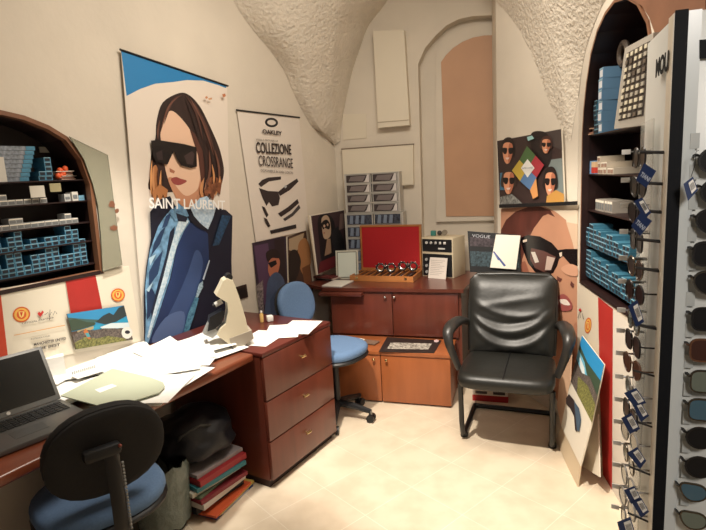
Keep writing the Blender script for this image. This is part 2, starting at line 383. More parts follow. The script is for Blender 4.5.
stacks(LW,P_blue,ZL[0],px_items(LW,ZL[0],[(x-5,c) for x,c in b1]),.0205,'lowest left niche shelf','blue')
stacks(LW,P_blue,ZL[1],px_items(LW,ZL[1],[(x-5,min(c,4)) for x,c in b2]),.0205,'second left niche shelf','blue')
stacks(LW,P_grey,ZL[2],px_items(LW,ZL[2],[(2-4,1),(10-4,1),(18-4,2),(25-4,2),(33-5,1),(40-5,1),(47-5,1),(54-5,1),(61-5,1),(68-5,1),(74-5,2),(80-5,1)]),.024,'third left niche shelf','grey')
stacks(LW,P_grey,ZL[3],px_items(LW,ZL[3],[(0-4,1),(8-4,2),(16-4,1),(24-4,1),(32-4,1),(40-4,1),(48-4,1)]),.024,'fourth left niche shelf','small grey')
# top shelf of left niche: staggered long boxes
for j in range(8):
    o=bpy.data.objects.new('lens_carton',None)
    s=LW.hit(14-5+j*1.6,170,-.04)[0]
    mb=MB(); mb.box((s-.085,.05,ZL[4]+.001+j*.0195),(s+.085,.12,ZL[4]+.0193+j*.0195),mat('carton_grey',(120,126,134),.6,var=.5,scale=70),LW.M); mb.box((s+.045,.0485,ZL[4]+.0015+j*.0195),(s+.0853,.1195,ZL[4]+.0188+j*.0195),BOXB,LW.M)
    bpy.data.objects.remove(o)
    tag(mb.build('lens_carton'),'long grey-blue carton, %s of the leaning pile, left niche top shelf'%('bottom' if j==0 else 'top' if j==7 else ORD[j]+' from bottom'),'box','long cartons on the left niche top shelf')
stacks(LW,P_blue,ZL[4],px_items(LW,ZL[4],[(50,5),(43,2)]),.0205,'left niche top shelf','blue')
def simple(name,label,cat,fn,group=None):
    mb=MB(); fn(mb); return tag(mb.build(name),label,cat,group)
def pbox(pl,x0,y0,x1,y1,o,th,m): # box from pixel rectangle on plane offset o (front)
    def f(mb):
        pts=[pl.hit(x,y,o) for x,y in ((x0,y0),(x1,y0),(x1,y1),(x0,y1))]; xs=[p[0] for p in pts]; zs=[p[1] for p in pts]
        mb.box((min(xs),-o,min(zs)),(max(xs),-o+th,max(zs)),m,pl.M)
    return f
simple('paper_label','small printed white label stuck high inside the left niche','label',pbox(LW,40,147,54,152.5,-.19,.005,K((190,184,170))))
simple('price_card','white square card hanging on the shelf edge below the long cartons','card',pbox(LW,31,186,44,197,-.012,.004,K((196,190,176))))
simple('price_card','olive square card hanging on the shelf edge below blue boxes','card',pbox(LW,50.5,183.5,60.5,191.5,-.012,.004,K((150,140,104))))
simple('white_sign','narrow white upright card at the left end of top niche shelf','card',pbox(LW,-3,157,3.5,183,-.03,.01,K((200,196,186))))
for i,(x0,y0,x1,y1,c,l) in enumerate([(64,194,70,200,(190,190,186),'white lens box beside a taller white box at right of niche'),(71.5,192,77.5,203,(214,210,200),'taller white box at right end of fourth niche shelf'),(78.5,195.5,84,202,(120,170,196),'small pale blue box at far right of fourth niche shelf')]):
    zb=ZL[3]; 
    def f(mb,x0=x0,x1=x1,y0=y0,c=c):
        a=LW.hit(x0,y0,-.04); b=LW.hit(x1,y0,-.04); mb.box((a[0],.04,zb),(b[0],.09,a[1]),K(c),LW.M); mb.box((a[0]+.004,.039,zb+.01),(b[0]-.004,.041,a[1]-.014),K((120,124,126)),LW.M)
    simple('small_box',l,'box',f)
def paper_pile(pl,s,z,y,n,w,cols,label,name='paper_pile',cat='papers',m4=None):
    root=thing(name,label,cat,pl.P(s,z,-y),rzof(pl)); r=random.Random(int(s*100)+7)
    for i in range(n):
        mb=MB(); a=r.uniform(-.3,.3); M=Matrix.Translation(V((r.uniform(-.01,.01),r.uniform(-.01,.01),i*.0075+.001)))@Matrix.Rotation(a,4,'Z')
        mb.box((-w/2,-.04,0),(w/2,.04,.004),K(cols[i%len(cols)]),M); mb.build('leaflet',root,local=True)
    return root
paper_pile(LW,-.275,ZL[4]+.0,.09,6,.09,[(206,170,150),(180,130,110),(214,196,180)],'small pile of pinkish leaflets at right end of left niche top shelf')
simple('orange_toy','small bright orange crumpled object beside the leaflets on left niche shelf','ornament',lambda mb:[mb.ball(tuple(LW.hp(60+dx,171+dy,-.06)),.014,K((226,92,44)),None,(1,1,1.2)) for dx,dy in ((0,0),(3,3),(-2,5),(5,-2),(1,5))])
# glass pane leaning over the niche's right side
gp=[(69.5,136.5),(108,155),(122.5,265),(103,271.5),(101,235),(98,205),(93,184),(84,159)]
mb=MB(); gl=mat('greenish_glass',(222,214,188),.12,alpha=.30); mb.prism([LW.hit(x,y,.02) for x,y in gp],-.02,-.014,gl,LW.M,side=mat('glass_edge',(96,100,84),.3))
tag(mb.build('glass_pane'),'greenish cut-corner glass pane on the wall right of the left niche','glass pane')
for (x,y,rx,ry,l) in [(112,204,4,5,'brown floral sticker, upper of those on the glass pane beside the niche'),(117,211,3,3,'tiny brown sticker beside the upper floral sticker on the pane'),(114,228,5,3.5,'brown bird-like sticker, lowest on the glass pane')]:
    mb=MB(); r=random.Random(int(x)); pts=[(x+rx*math.cos(t)*r.uniform(.5,1),y+ry*math.sin(t)*r.uniform(.5,1)) for t in [k*PI/6 for k in range(12)]]
    mb.prism([LW.hit(a,b,.0215) for a,b in pts],-.0215,-.0203,K((128,84,62)),LW.M); tag(mb.build('sticker'),l,'sticker')
# right niche stock
def r_items(z,lst,o=-.04): return [(RW.hit(x,y_at(RW,x,z,o),o)[0],c) for x,c in lst]
s_l=-.372
stacks(RW,P_blueR,ZR[0],[(s_l+i*.0415,c) for i,c in enumerate([6,6,4,5,5,5,4,4,5,3,4,4,3,4,3,4,3])],.024,'lowest right niche shelf','blue',y0=.02)
stacks(RW,P_blueR,ZR[1],[(s_l+i*.0415,c) for i,c in enumerate([4,5,5,4,3,4,3,3,4,4,3,3,2,3,3])],.024,'second right niche shelf','blue',y0=.02)
stacks(RW,P_greyR,ZR[2],[(s_l+.04+i*.036,1) for i in range(7)],.06,'third right niche shelf','taupe',y0=.05)
P_pale=box_proto(.045,.12,.03,mat('pale_taupe_box',(196,184,166),.6),mat('pale_taupe_label',(150,120,104),.6),'grey')
stacks(RW,P_pale,ZR[3],[(s_l+.10+i*.048,c) for i,c in enumerate([3,2,2,1,1])],.03,'fourth right niche shelf','pale',y0=.04)
def f(mb):
    mb.box((s_l-.02,.03,ZR[3]+.001),(s_l+.07,.13,ZR[3]+.07),K((110,150,190)),RW.M); mb.box((s_l+.012,.029,ZR[3]+.005),(s_l+.0702,.131,ZR[3]+.035),K((190,60,50)),RW.M); mb.box((s_l+.012,.029,ZR[3]+.036),(s_l+.0702,.131,ZR[3]+.065),K((214,180,140)),RW.M)
simple('patterned_box','blue, red and cream box at the left end of fourth right niche shelf','box',f)
stacks(RW,P_blueR,ZR[4],[(s_l+.055,7),(s_l+.10,5)],.024,'right niche top shelf','blue',y0=.03)
P_big=box_proto(.06,.10,.052,mat('pale_blue_box',(96,136,170),.6),mat('white_label',(214,216,220),.6),'b')
stacks(RW,P_big,ZR[4],[(s_l+.165,6)],.052,'right niche top shelf','large pale',y0=.02)
paper_pile(RW,s_l+.0,ZR[4]+.001,.07,5,.06,[(206,170,140),(190,140,120)],'pinkish folded leaflets at left end of right niche top shelf')
def f(mb):
    p=RW.hit(619,54,-.08); mb.tube([(p[0]+.05*math.cos(t),.10,p[1]+.05*math.sin(t)) for t in [k*PI/8 for k in range(16)]],.014,K((84,72,62)),RW.M,closed=True)
    mb.cyl((p[0],.14,p[1]-.13),(p[0],.14,p[1]-.04),.01,K((84,72,62)),RW.M)
simple('tape_roll','dark round roll standing on the boxes behind the lens tray','roll',f)
# sample lens tray
TO=.05
tq=[(625,48),(653.5,32.5),(648,124.5),(614,129)]
root=thing('sample_tray','grey framed tray of small cream lens samples standing in right niche','tray',RW.hp(631,127,TO),rzof(RW))
q=[V(RW.hit(x,y,TO)) for x,y in tq]
mb=MB(); mb.prism([tuple(p) for p in q],-TO,-TO+.035,mat('tray_grey',(172,166,156),.5),RW.M); mb.build('tray_frame',root)
iq=[V(RW.hit(x,y,TO+.001)) for x,y in [(627.3,53),(650.3,40.5),(643.5,115.5),(618.3,121)]]
mb=MB(); mb.flat([tuple(p) for p in iq],-TO-.001,mat('tray_well',(60,52,48),.6),RW.M); mb.build('tray_bed',root)
bl=lambda u,v:(iq[0]*(1-u)+iq[1]*u)*(1-v)+(iq[3]*(1-u)+iq[2]*u)*v
r=random.Random(2); cellm=[mat('lens_cell',(222,214,190),.3),mat('lens_cell_grey',(176,170,156),.3),mat('lens_cell_dark',(96,86,76),.3)]
for j in range(10):
    for i in range(5):
        mb=MB(); a,b,c,d=bl((i+.15)/5,(j+.2)/10),bl((i+.68)/5,(j+.2)/10),bl((i+.68)/5,(j+.75)/10),bl((i+.15)/5,(j+.75)/10)
        mb.prism([tuple(a),tuple(b),tuple(c),tuple(d)],-TO-.006,-TO-.0015,cellm[r.choice([0,0,0,1,1,2])],RW.M); mb.build('lens_sample',root)
# ================================================================== WALL PRINTS
def crest(cx,cy,rx,ry,rot=0):
    return [(ell(cx,cy,rx,ry,rot),K((206,96,40))),(ell(cx,cy,rx*.82,ry*.82,rot),K((232,180,84))),(ell(cx,cy,rx*.55,ry*.6,rot),K((214,92,40))),
            ([(cx-rx*.35,cy-ry*.4),(cx+rx*.35,cy-ry*.4),(cx+rx*.25,cy+ry*.2),(cx,cy+ry*.45),(cx-rx*.25,cy+ry*.2)],K((238,206,120))),
            ([(cx-rx*.2,cy-ry*.3),(cx+rx*.15,cy-ry*.3),(cx,cy+ry*.3)],K((200,60,36)))]
REDP=mat('red_panel',(172,40,34),.6,var=.1,scale=5)
sig=[([(37.5,314),(39,311.5),(40.5,313),(42.5,310.5),(44,312),(40.5,317)],K((196,50,44)))]
def stroke(pts,w,m):
    out=[];up=[];dn=[]
    for i,p in enumerate(pts):
        a=pts[max(0,i-1)];b=pts[min(len(pts)-1,i+1)]; dx,dy=b[0]-a[0],b[1]-a[1]; L=math.hypot(dx,dy) or 1
        up.append((p[0]-dy/L*w/2,p[1]+dx/L*w/2)); dn.append((p[0]+dy/L*w/2,p[1]-dx/L*w/2))
    return [([up[i],up[i+1],dn[i+1],dn[i]],m) for i in range(len(pts)-1)]
INK=K((50,40,40))
pt=printed(LW,'advertising_panel','cream advertising panel with round orange crests and red bands behind the laptop','panel',
  [(-140,312),(104,271.5),(129,266),(141,341),(78,352.5),(-60,384)],
  [([(64,278),(95,272.5),(103,312),(72,320)],REDP),([(-60,300),(0,288),(8,357),(-60,372)],mat('orange_red_panel',(196,66,34),.6)),
   ([(64,277.6),(65,277.4),(76,348),(75,348)],K((176,160,140)))]
  +crest(21.5,314.5,8.8,7.8,-.2)+crest(118,295,7,6.6,-.2)+sig
  +stroke([(44.5,315),(48,312.5),(49,317),(51.5,312),(53,315.5),(55,311),(57,314)],.5,INK)+stroke([(50,309.5),(49.5,320)],.5,INK)
  +stroke([(14,335.3),(65,325.2)],.9,K((214,164,110))),base=K((226,216,196)),o=.004,th=.003)
add_text(LW,'OFFICIAL PARTNER',22,324.5,54,318.2,1.6,K((120,110,100)),pt,.0095,bold=.01)
add_text(LW,'INTRODUCING',31,340,50,336.5,1.6,K((120,110,100)),pt,.0095)
add_text(LW,'MANCHESTER UNITED',34,345.8,66,339.5,2.6,K((60,50,46)),pt,.0095,bold=.02)
add_text(LW,'THE BEST',36,350.3,60,345.6,2.4,K((60,50,46)),pt,.0095,bold=.02)
# landscape picture
def landscape(pl,Q,name,label,o,th=.006,badge=True):
    # Q corners tl,tr,br,bl ; layers given in unit coords
    def uv(u,v): 
        a,b,c,d=[V(q) for q in Q]; p=(a*(1-u)+b*u)*(1-v)+(d*(1-u)+c*u)*v; return (p.x,p.y)
    L=[([(0,0),(1,0),(1,.5),(0,.5)],K((52,140,190))),([(0,.1),(.3,.22),(.55,.3),(.3,.4),(0,.4)],K((66,96,92))),
       ([(.35,.42),(.62,.42),(1,.35),(1,.62),(.5,.62),(.3,.55)],K((40,150,190))),
       ([(.45,.34),(.6,.2),(.72,.14),(.78,.22),(.9,.04),(1,.0),(1,.3),(.8,.42),(.6,.45)],K((44,56,58))),
       ([(0,.18),(.12,.16),(.3,.3),(.45,.36),(.42,.42),(.1,.48),(0,.48)],K((58,74,58))),
       ([(.1,.5),(.4,.44),(.38,.52),(.1,.62)],K((176,160,120))),
       ([(.5,.5),(.7,.44),(1,.5),(1,.66),(.75,.6),(.55,.58)],K((206,220,224))),
       ([(0,.6),(.2,.5),(.4,.56),(.55,.55),(.75,.6),(.95,.72),(1,1),(0,1)],mat('rocks',(50,44,44),.6,var=.6,scale=130,c2=(120,108,100))),
       ([(0,.82),(.2,.7),(.4,.8),(.6,.78),(.85,.92),(.9,1),(0,1)],mat('moss',(64,70,34),.6,var=.5,scale=120,c2=(150,146,84))),
       ([(.2,.55),(.25,.48),(.28,.55),(.29,.78),(.25,.78),(.22,.66)],K((190,110,60))),([(.22,.6),(.28,.6),(.3,.72),(.24,.72)],K((80,150,160)))]
    L=[([uv(*p) for p in poly],mm) for poly,mm in L]
    if badge: c=uv(.93,.78); L+=[(ell(c[0],c[1],5.5,6),K((222,220,212))),(ell(c[0]+.4,c[1]-.6,2.6,1.8),K((40,40,50)))]
    return printed(pl,name,label,'picture',Q,L,base=K((90,70,60)),o=o,th=th)
landscape(LW,[(67,314),(124,305.5),(133,339.5),(76,349.5)],'landscape_print','small coastal landscape print leaning on the wall behind the desk papers',.02)
# portrait poster with dark sunglasses
SKIN=K((226,188,160)); SKS=K((196,140,108)); HAIR=mat('print_hair',(44,27,24),.5,var=.5,scale=16,stretch=(1,1,.15)); HAIRL=K((176,116,70)); NAVY=mat('print_navy',(20,24,42),.5)
DEN=mat('print_denim',(108,150,184),.5,var=.5,scale=24); DEND=mat('print_dark_blue',(34,54,96),.5,var=.25,scale=3)
hairo=[(179.4,93),(189.8,95.5),(200,106.6),(208.5,123),(217.8,144),(222,158),(224,171),(222,183),(219,190),(216,186),(213,195),(209,189),(206,198),(203,190),(152.4,192),(150.4,173),(151.4,152),(155.5,138),(156.6,121),(162.8,102.4)]
def strand(p0,p1,p2,w,m):
    q=smooth_pts([p0,p1,p2],5,False); n=len(q); up=[];dn=[]
    for i,p in enumerate(q):
        a_=q[max(0,i-1)];b_=q[min(n-1,i+1)]; dx,dy=b_[0]-a_[0],b_[1]-a_[1]; L=math.hypot(dx,dy); ww=w*math.sin(PI*min(.97,max(.03,i/(n-1))))/2
        up.append((p[0]-dy/L*ww,p[1]+dx/L*ww)); dn.append((p[0]+dy/L*ww,p[1]-dx/L*ww))
    return (up+dn[::-1],m)
hs1=K((80,50,42)); hs2=K((108,70,56)); hs3=K((38,22,20)); hs4=K((200,140,92)); hs5=K((220,156,100))
strands=[strand((182,95),(172,102),(164,124),2.2,hs1),strand((178,97),(168,108),(160,134),1.8,hs2),strand((186,96),(196,112),(203,140),2.4,hs1),strand((190,98),(203,122),(214,156),2.2,hs2),strand((185,98),(192,116),(199,140),1.8,hs3),
 strand((194,102),(206,126),(217,160),1.8,hs1),strand((206,140),(213,160),(216,184),2.2,hs3),strand((209,150),(210,170),(205,192),2.4,hs2),strand((203,150),(206,172),(203,194),2.2,hs3),strand((215,150),(219,168),(219,186),2.2,hs2),strand((212,164),(214,178),(211,190),2.0,hs4),
 strand((154,166),(153,180),(155,200),2.6,hs4),strand((158,168),(159,182),(161,198),2.2,hs1),strand((152,160),(151,176),(151,196),1.8,hs5),strand((164,172),(163,184),(166,200),2.4,hs3),strand((161,170),(160,186),(158,203),2.0,hs5),strand((160,120),(158,130),(158,139),1.6,hs2),
 strand((204,178),(201,190),(205,204),3,hs4),strand((213,180),(212,192),(209,200),2.4,hs1),strand((220,176),(219,186),(215,196),2.6,hs4),strand((208,184),(208,194),(207,203),2.4,hs3)]
pt=printed(LW,'fashion_poster','tall poster of a long-haired model in denim and black square sunglasses','poster',[(121,49.5),(227,86),(229,180),(233,327),(145,344.3)],
 [([(121,49.5),(227,86),(226,88),(218,85),(203.5,80.7),(187,80),(173,82),(155,83.7),(140,89),(126.6,96)],K((36,124,182))),
  (hairo,HAIR,True),
  ([(150.4,173),(156,165),(160,178),(166,192),(160,199),(156,194),(153.4,201),(151,190)],HAIRL,True),([(206,180),(213,176),(222,180),(218,192),(212,196),(207,190)],mat('print_hair_mid',(126,76,50),.5,var=.4,scale=30)),
  ([(171,110.7),(180,117),(189.8,129.4),(194,139),(197,148),(199,160),(201,173),(201,188),(196,200),(188,207),(181,204),(173,190),(168,179),(165,167),(161,141),(160.7,132),(164,118)],SKIN,True),
  ([(168,179),(173,178),(176,186),(186,196),(197,190),(200,180),(203,170),(206,180),(204,196),(196,206),(182,206),(174,194)],SKS,True),
  ([(171,179),(176,177),(180,178.5),(187,181),(180,185),(174,184)],K((150,70,66)),True),([(169.5,168),(175,171),(174,173.5),(170,172)],K((170,110,84))),
  ([(189.8,129.4),(195,134),(203,152),(205,175),(202,188),(200,172),(198,155),(194,143)],K((84,48,38))),
  ]+strands+[([(152,192),(155,204),(157,194),(160,205),(163,194),(166,203),(168,190),(160,184)],HAIRL),([(204,190),(206,204),(209,193),(213,201),(216,190),(220,195),(222,182),(212,184)],mat('print_hair_mid',(126,76,50))),
  ([(151,140.5),(158,140),(171,142),(184,144),(196.5,147.2),(197,166.5),(191,168),(181,165.5),(176.5,158),(174,151.5),(171.5,156),(167.5,164.5),(156,162),(153,156)],K((22,16,18),.3)),
  ([(184,156),(192,151),(194.5,154),(193,165),(187,164)],K((62,48,48),.3)),([(156,153),(162,150),(163,160),(158,160)],K((50,38,40),.3)),
  ([(150,212),(154,207),(161,199),(170,196),(176,207),(196,209),(201,198),(214,207),(226,210),(232.5,216),(231.5,260),(233,328),(145,345),(144,338),(143.5,296),(146,268),(151,238)],NAVY),
  ([(186,222),(199,224),(208,234),(209,260),(200,290),(190,320),(183,336),(149,343.5),(155,325),(162,305),(171,278),(177,247)],DEND),
  ([(196,250),(203,262),(196,296),(184,335),(160,341),(165,322),(176,300),(188,272)],mat('print_mid_blue',(58,80,124),.5,var=.15,scale=3),True),
  ([(165,318),(184,312),(180,336),(152,342.5)],mat('print_low_blue',(84,106,148),.5),True),
  ([(172,208),(163,219),(158,227),(150,250),(147,268),(145,290),(146,312),(145,345),(148.5,342.6),(154.6,325.6),(161.5,305),(170,278),(176.8,247),(184,231),(190,222),(186,214),(180,209)],DEN),
  ([(160,232),(166,226),(160,244),(151,256),(154,243)],K((34,56,88))),([(154,262),(163,250),(158,274),(149,286),(149,272)],K((36,60,96))),([(147,292),(152,288),(156,296),(150,316),(147,320)],K((30,50,84))),
  ([(166,216),(172,212),(167,226),(162,228)],K((40,66,104))),([(149,258),(156,254),(150,266)],K((176,204,220))),([(146,290),(153,282),(149,292)],K((176,204,220))),
  ([(170,232),(175,226),(172,250),(166,268),(160,290),(152,318),(151,312),(158,284),(166,256)],K((26,36,58))),
  ([(178,222),(184,217),(189,221),(180,236),(174,256),(167,282),(157,312),(149,338),(147,337),(155,306),(163,278),(170,250)],mat('print_pale_denim',(164,196,216),.5,var=.3,scale=70,c2=(220,232,238))),
  ([(190.4,208),(200,198),(207,196),(215.9,208),(213,218),(208,229.4),(200.6,223.6),(194,216)],mat('print_collar',(150,182,208),.5,var=.3,scale=60,c2=(206,220,230))),([(170,214),(178,203),(186,209),(189,216),(181,218),(176,222)],DEN),
  ([(190,212),(199,222),(207,229),(205,231),(196,226),(189,219)],K((20,22,36))),([(176,213),(188,217),(186,222),(178,221)],K((26,32,50))),
  ([(222,215),(231,216),(226,228),(219,245),(212.5,246)],mat('print_tab',(34,66,96),.5,var=.5,scale=60)),
  ([(209,260),(210,260.5),(204,280),(202.5,279)],K((176,190,204))),([(199,284),(203,281),(203,287),(198,297),(195,299)],mat('print_buckle',(150,176,190),.5,var=.6,scale=90)),
  ([(195,297),(199,298),(194,316),(188,334),(183,335),(188,314)],mat('print_strap',(34,84,112),.5,var=.6,scale=60,c2=(96,150,176))),
  ([(205,97),(207,96),(208,98),(206,99)],K((190,130,90))),([(222,94.5),(225,93.5),(226,96),(223.5,97.5)],K((190,120,80))),([(208,98.5),(212,97.5),(212,99.5),(209,100)],K((200,150,110)))],
 base=K((224,212,198)),o=.02,th=.004)
add_text(LW,'SAINT LAURENT',149.5,208,225,209.5,9,K((240,238,234)),pt,.066,bold=.015)
pb=LW; mb=MB(); a=LW.hp(120,49.5,.022); b=LW.hp(228,86,.022); mb.tube([a,b],.006,BLK); mb.build('hanging_rail',pt)
# white sunglasses collection poster
pt=printed(LW,'collection_poster','white poster listing a sunglasses collection under a black top rail','poster',[(237,110),(299,117.5),(309,230),(256,242)],
 [(ell(271.5,122.5,6.6,4.8,.1),K((30,28,30))),(ell(271.5,122.5,4.3,2.6,.1),K((216,206,194)))]
 +[([(258.3,184),(262,180),(268,177.5),(281,176.5),(281,179.5),(269,181.5),(261,187)],INK,False),([(259,188),(268,191),(278,191.5),(280,198),(278.5,205),(272,206.5),(269,202),(266.5,206),(262.5,198)],INK,False),
   ([(278,192),(284,187),(297,178.5),(298.5,181.5),(290,190),(280,196)],INK),([(278,213.5),(288,207),(297.5,199),(299,203),(290,211),(281,217)],INK),([(283,219),(292,213),(299,204.5),(300.5,208),(293,216),(285,221)],K((70,66,66))),
   ([(262,206),(265,207.5),(268.5,215),(266.5,217.5),(263.5,211)],INK),([(264,217.5),(267,219),(270.5,226),(268,227.5),(265,222)],INK),
   ([(270,230.5),(296,224.3),(296.5,228.2),(271,234)],K((40,36,38))),
   ([(284,186),(286,185),(287,187),(285,188.5)],K((180,180,180)))],
 base=K((220,210,198)),o=.012,th=.003)
add_text(LW,'OAKLEY',262.8,133.3,282,135.3,4,INK,pt,.022,bold=.03)
add_text(LW,'COLLEZIONE',256.5,152.5,291.5,154.3,10,INK,pt,.022,bold=.02)
add_text(LW,'CROSSRANGE',259,165.5,293,168,10,INK,pt,.022)
add_text(LW,'VIENI A PROVARE LA',256,140.5,278,141.8,1.8,K((120,112,106)),pt,.022)
add_text(LW,'DISPONIBILE IN VARI COLORI',261,171.5,293,174,2.2,K((120,112,106)),pt,.022)
mb=MB(); mb.tube([LW.hp(236.5,110,.016),LW.hp(299.5,117.5,.016)],.006,BLK); mb.build('hanging_rail',pt)
# two shop photographs under the white poster
pt=printed(LW,'standing_print','tall photo print of a man in sunglasses and grey suit below white poster','poster',[(252,243),(286,236),(289,324),(261,336)],
 [([(252,243),(286,236),(289,324),(261,336)],K((48,36,50))),([(254,246),(268,243),(274,300),(262,306)],K((82,58,84))),([(274,240),(284,238),(287,300),(280,310)],K((40,28,32))),
  ([(270,258),(276,256),(280,262),(277,275),(272,279),(268,270)],K((178,108,80)),True),([(266,253),(273,249),(279,252),(279,258),(272,258),(268,262)],K((30,20,20)),True),
  ([(268,263),(276,260),(277,264),(271,268)],K((16,14,16))),
  ([(268,281),(276,272),(284,280),(286,300),(284,328),(264,334),(266,300)],mat('print_suit',(68,84,112),.5,var=.2,scale=10),True),
  ([(270,300),(276,290),(278,326),(272,330)],K((54,70,96))),([(256,286),(263,280),(264,320),(260,322)],mat('print_bits',(120,110,110),.5,var=.8,scale=60))],o=.008)
pt=printed(LW,'standing_print','sepia photo print with a bronze figure beside the suited man print','poster',[(287.5,237),(306,230),(313,288),(310,332),(290,322)],
 [([(287.5,237),(306,230),(313,288),(310,332),(290,322)],K((70,48,38))),([(289,239),(304,233),(302,247),(294,252),(289,250)],K((170,148,120))),
  ([(298,246),(304,238),(309,244),(311,262),(306,276),(300,268)],K((160,112,72)),True),([(289,255),(296,250),(301,262),(296,280),(290,284)],K((36,26,22)),True),
  ([(302,268),(310,264),(312,290),(306,296)],K((110,70,44))),([(290,290),(300,280),(306,300),(300,320),(291,316)],K((44,32,28)),True)],o=.008,
  side=K((214,204,186)))
# masked woman print
pt=printed(LW,'framed_print','dark print of a black-haired woman in a mask, cream side edge','picture',[(309,215.5),(344,209.5),(347,262),(317,275)],
 [([(311,216),(344,210.3),(347,262),(318,274)],K((60,42,46))),([(318,219),(326,214),(333,219),(336,232),(338,252),(330,262),(322,262),(319,240)],K((16,14,18)),True),
  ([(321.8,218),(326.4,215.2),(329.7,219.8),(331,233),(328.4,238.3),(323.8,238),(321.8,226.4)],K((180,156,130)),True),([(321.6,223),(326.4,219.5),(330,224),(329,229.4),(325,228),(323,229.4)],K((14,12,14)),True),
  (ell(324.3,226,1,1.5),K((200,170,140))),(ell(327.6,224.7,.9,1.4),K((190,160,130))),([(322.6,233),(325,232.3),(325,233.6)],K((150,70,60))),
  ([(327,239),(330.4,238.5),(331.5,252.8),(324.5,256)],K((150,124,100))),([(331,232),(338,226),(344,240),(346,262),(334,258)],mat('print_blackwork',(22,22,26),.5,var=.8,scale=80)),
  ([(340,214),(343.5,213),(344.5,228),(339,230)],K((110,90,86))),([(320,262),(334,256),(346,258),(347,262),(318,274)],K((96,28,34)))],o=.085,th=.012,side=K((222,208,182)))
# power socket
pt=thing('power_socket','small dark power socket on the wall above the drawer unit','socket',LW.hp(242,292,.01),rzof(LW))
mb=MB(); mb.prism([LW.hit(x,y,.008) for x,y in [(236,287.3),(246.5,284.2),(248.3,297),(240,299.5)]],-.008,-.0005,K((46,30,26)),LW.M); mb.build('faceplate',pt)
mb=MB(); mb.prism([LW.hit(x,y,.0095) for x,y in [(238,289),(245.3,286.8),(246.8,295.5),(240.6,297.5)]],-.0095,-.0082,K((24,16,14)),LW.M); mb.build('insert',pt)
# wall boxes on the back wall
def wbox(name,label,cat,q,o,mats,line=True):
    root=thing(name,label,cat,BW.hp(*q[3],0),rzof(BW)); pts=[BW.hit(x,y,o) for x,y in q]
    mb=MB(); mb.prism(pts,-o,-.0005,mats,BW.M); mb.build('cover',root); return root
wb=mat('painted_cover',(216,206,186),.6)
r_=wbox('wall_cabinet','tall narrow cream cover box high on the back wall','box',[(373,31),(404,30),(409.5,125),(378,128)],.07,wb)
mb=MB(); mb.prism([BW.hit(x,y,.073) for x,y in [(377.6,122),(409,119.5),(409.1,120.3),(377.6,122.8)]],-.073,-.0702,K((170,156,134)),BW.M); mb.build('seam',r_)
r_=wbox('cable_cover','wide cream cover panel on the back wall above the organizers','box',[(342,149.5),(413,144.5),(413.5,184.5),(344,190)],.045,wb)
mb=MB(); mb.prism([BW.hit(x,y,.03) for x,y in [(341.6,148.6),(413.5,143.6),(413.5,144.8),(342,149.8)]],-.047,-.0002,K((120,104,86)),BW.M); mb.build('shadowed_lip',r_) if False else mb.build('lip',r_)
r_=wbox('blank_plate','shallow painted-over square plate left of the tall cover box','plate',[(343,114),(366,114),(366.5,138),(343,140)],.006,wb)
# diamond poster and rail, big woman poster on the corner wall
def face(pl,cx,cy,w,h,tilt,hair,hat=False):
    w*=1.15; h*=1.1
    f=lambda u,v:(cx+u*w+v*tilt,cy+v*h)
    return [([f(*p) for p in [(-.55,-.6),(-.2,-.95),(.3,-.95),(.6,-.5),(.6,.3),(-.6,.3)]],hair,True),
      ([f(*p) for p in [(-.4,-.5),(0,-.65),(.42,-.5),(.45,.1),(.28,.6),(0,.8),(-.25,.6),(-.42,.1)]],K((216,150,114)),True),
      ([f(*p) for p in [(.1,-.5),(.42,-.5),(.45,.1),(.28,.6),(.1,.7)]],K((176,108,80)),True),
      ([f(*p) for p in [(-.5,-.25),(-.05,-.25),(-.1,.1),(-.35,.1)]],K((22,16,18)),True),([f(*p) for p in [(.08,-.25),(.52,-.25),(.42,.1),(.15,.1)]],K((22,16,18)),True),
      ([f(*p) for p in [(-.18,.38),(.2,.36),(.1,.5),(-.1,.5)]],K((226,200,190)))]
hk=K((34,22,20)); hg=K((58,44,38))
Lr=[([(497,141),(561,129),(564,202),(500,206)],K((56,40,38))),
 ([(498,143),(508,140),(506,160),(498,160)],K((46,34,32))),([(500,173),(506,172),(508,190),(500,190)],K((70,120,150))),([(549,160),(562,158),(564,200),(556,202),(548,180)],K((120,130,128))),
 ([(545,132),(561,129),(562,150),(552,146)],K((70,60,58))),([(531,134),(540,131),(548,135),(552,150),(549,165),(538,168),(532,150)],K((34,24,24)),True)]
Lr+=face(SP,507.5,152,9.5,13.5,-.5,hk)+face(SP,508.5,182,10,14,-.5,hg)+face(SP,546,145.5,8,9,-.5,K((70,44,38)))+face(SP,550,183,9.5,15,-.5,hk)
Lr+=[([(547,196),(556,190),(564,194),(564,202),(546,203)],K((190,140,70))),([(500,197),(512,194),(522,203),(520,205.2),(500,206)],mat('print_scarf',(110,110,106),.5,var=.7,scale=60)),
 ([(527,137),(532,135.5),(534,138.5),(528,141)],K((150,196,196))),
 ([(527,146),(519.5,160),(527.5,168.5),(535.5,155.5)],K((74,104,62))),([(519.5,160),(512,170.5),(520,181),(527.5,168.5)],K((186,160,64))),([(535.5,155.5),(544,165),(536.5,177.5),(527.5,168.5)],K((166,52,62))),
 ([(527.5,168.5),(536.5,177.5),(531,191),(520,181)],K((84,118,160))),([(530,190),(536,178),(538,196),(533,199)],K((214,150,90))),([(527.5,159),(521,168),(527.5,177.5),(534.5,168)],K((224,222,216)))]
pt=printed(SP,'lookbook_poster','square poster of four sunglasses wearers around a coloured diamond','poster',[(496.5,141),(561,129),(564,202),(500,206)],Lr,o=.03,th=.012)
add_text(SP,'SUNGLASSES',522,169,533,168.4,1.6,K((110,110,120)),pt,.06)
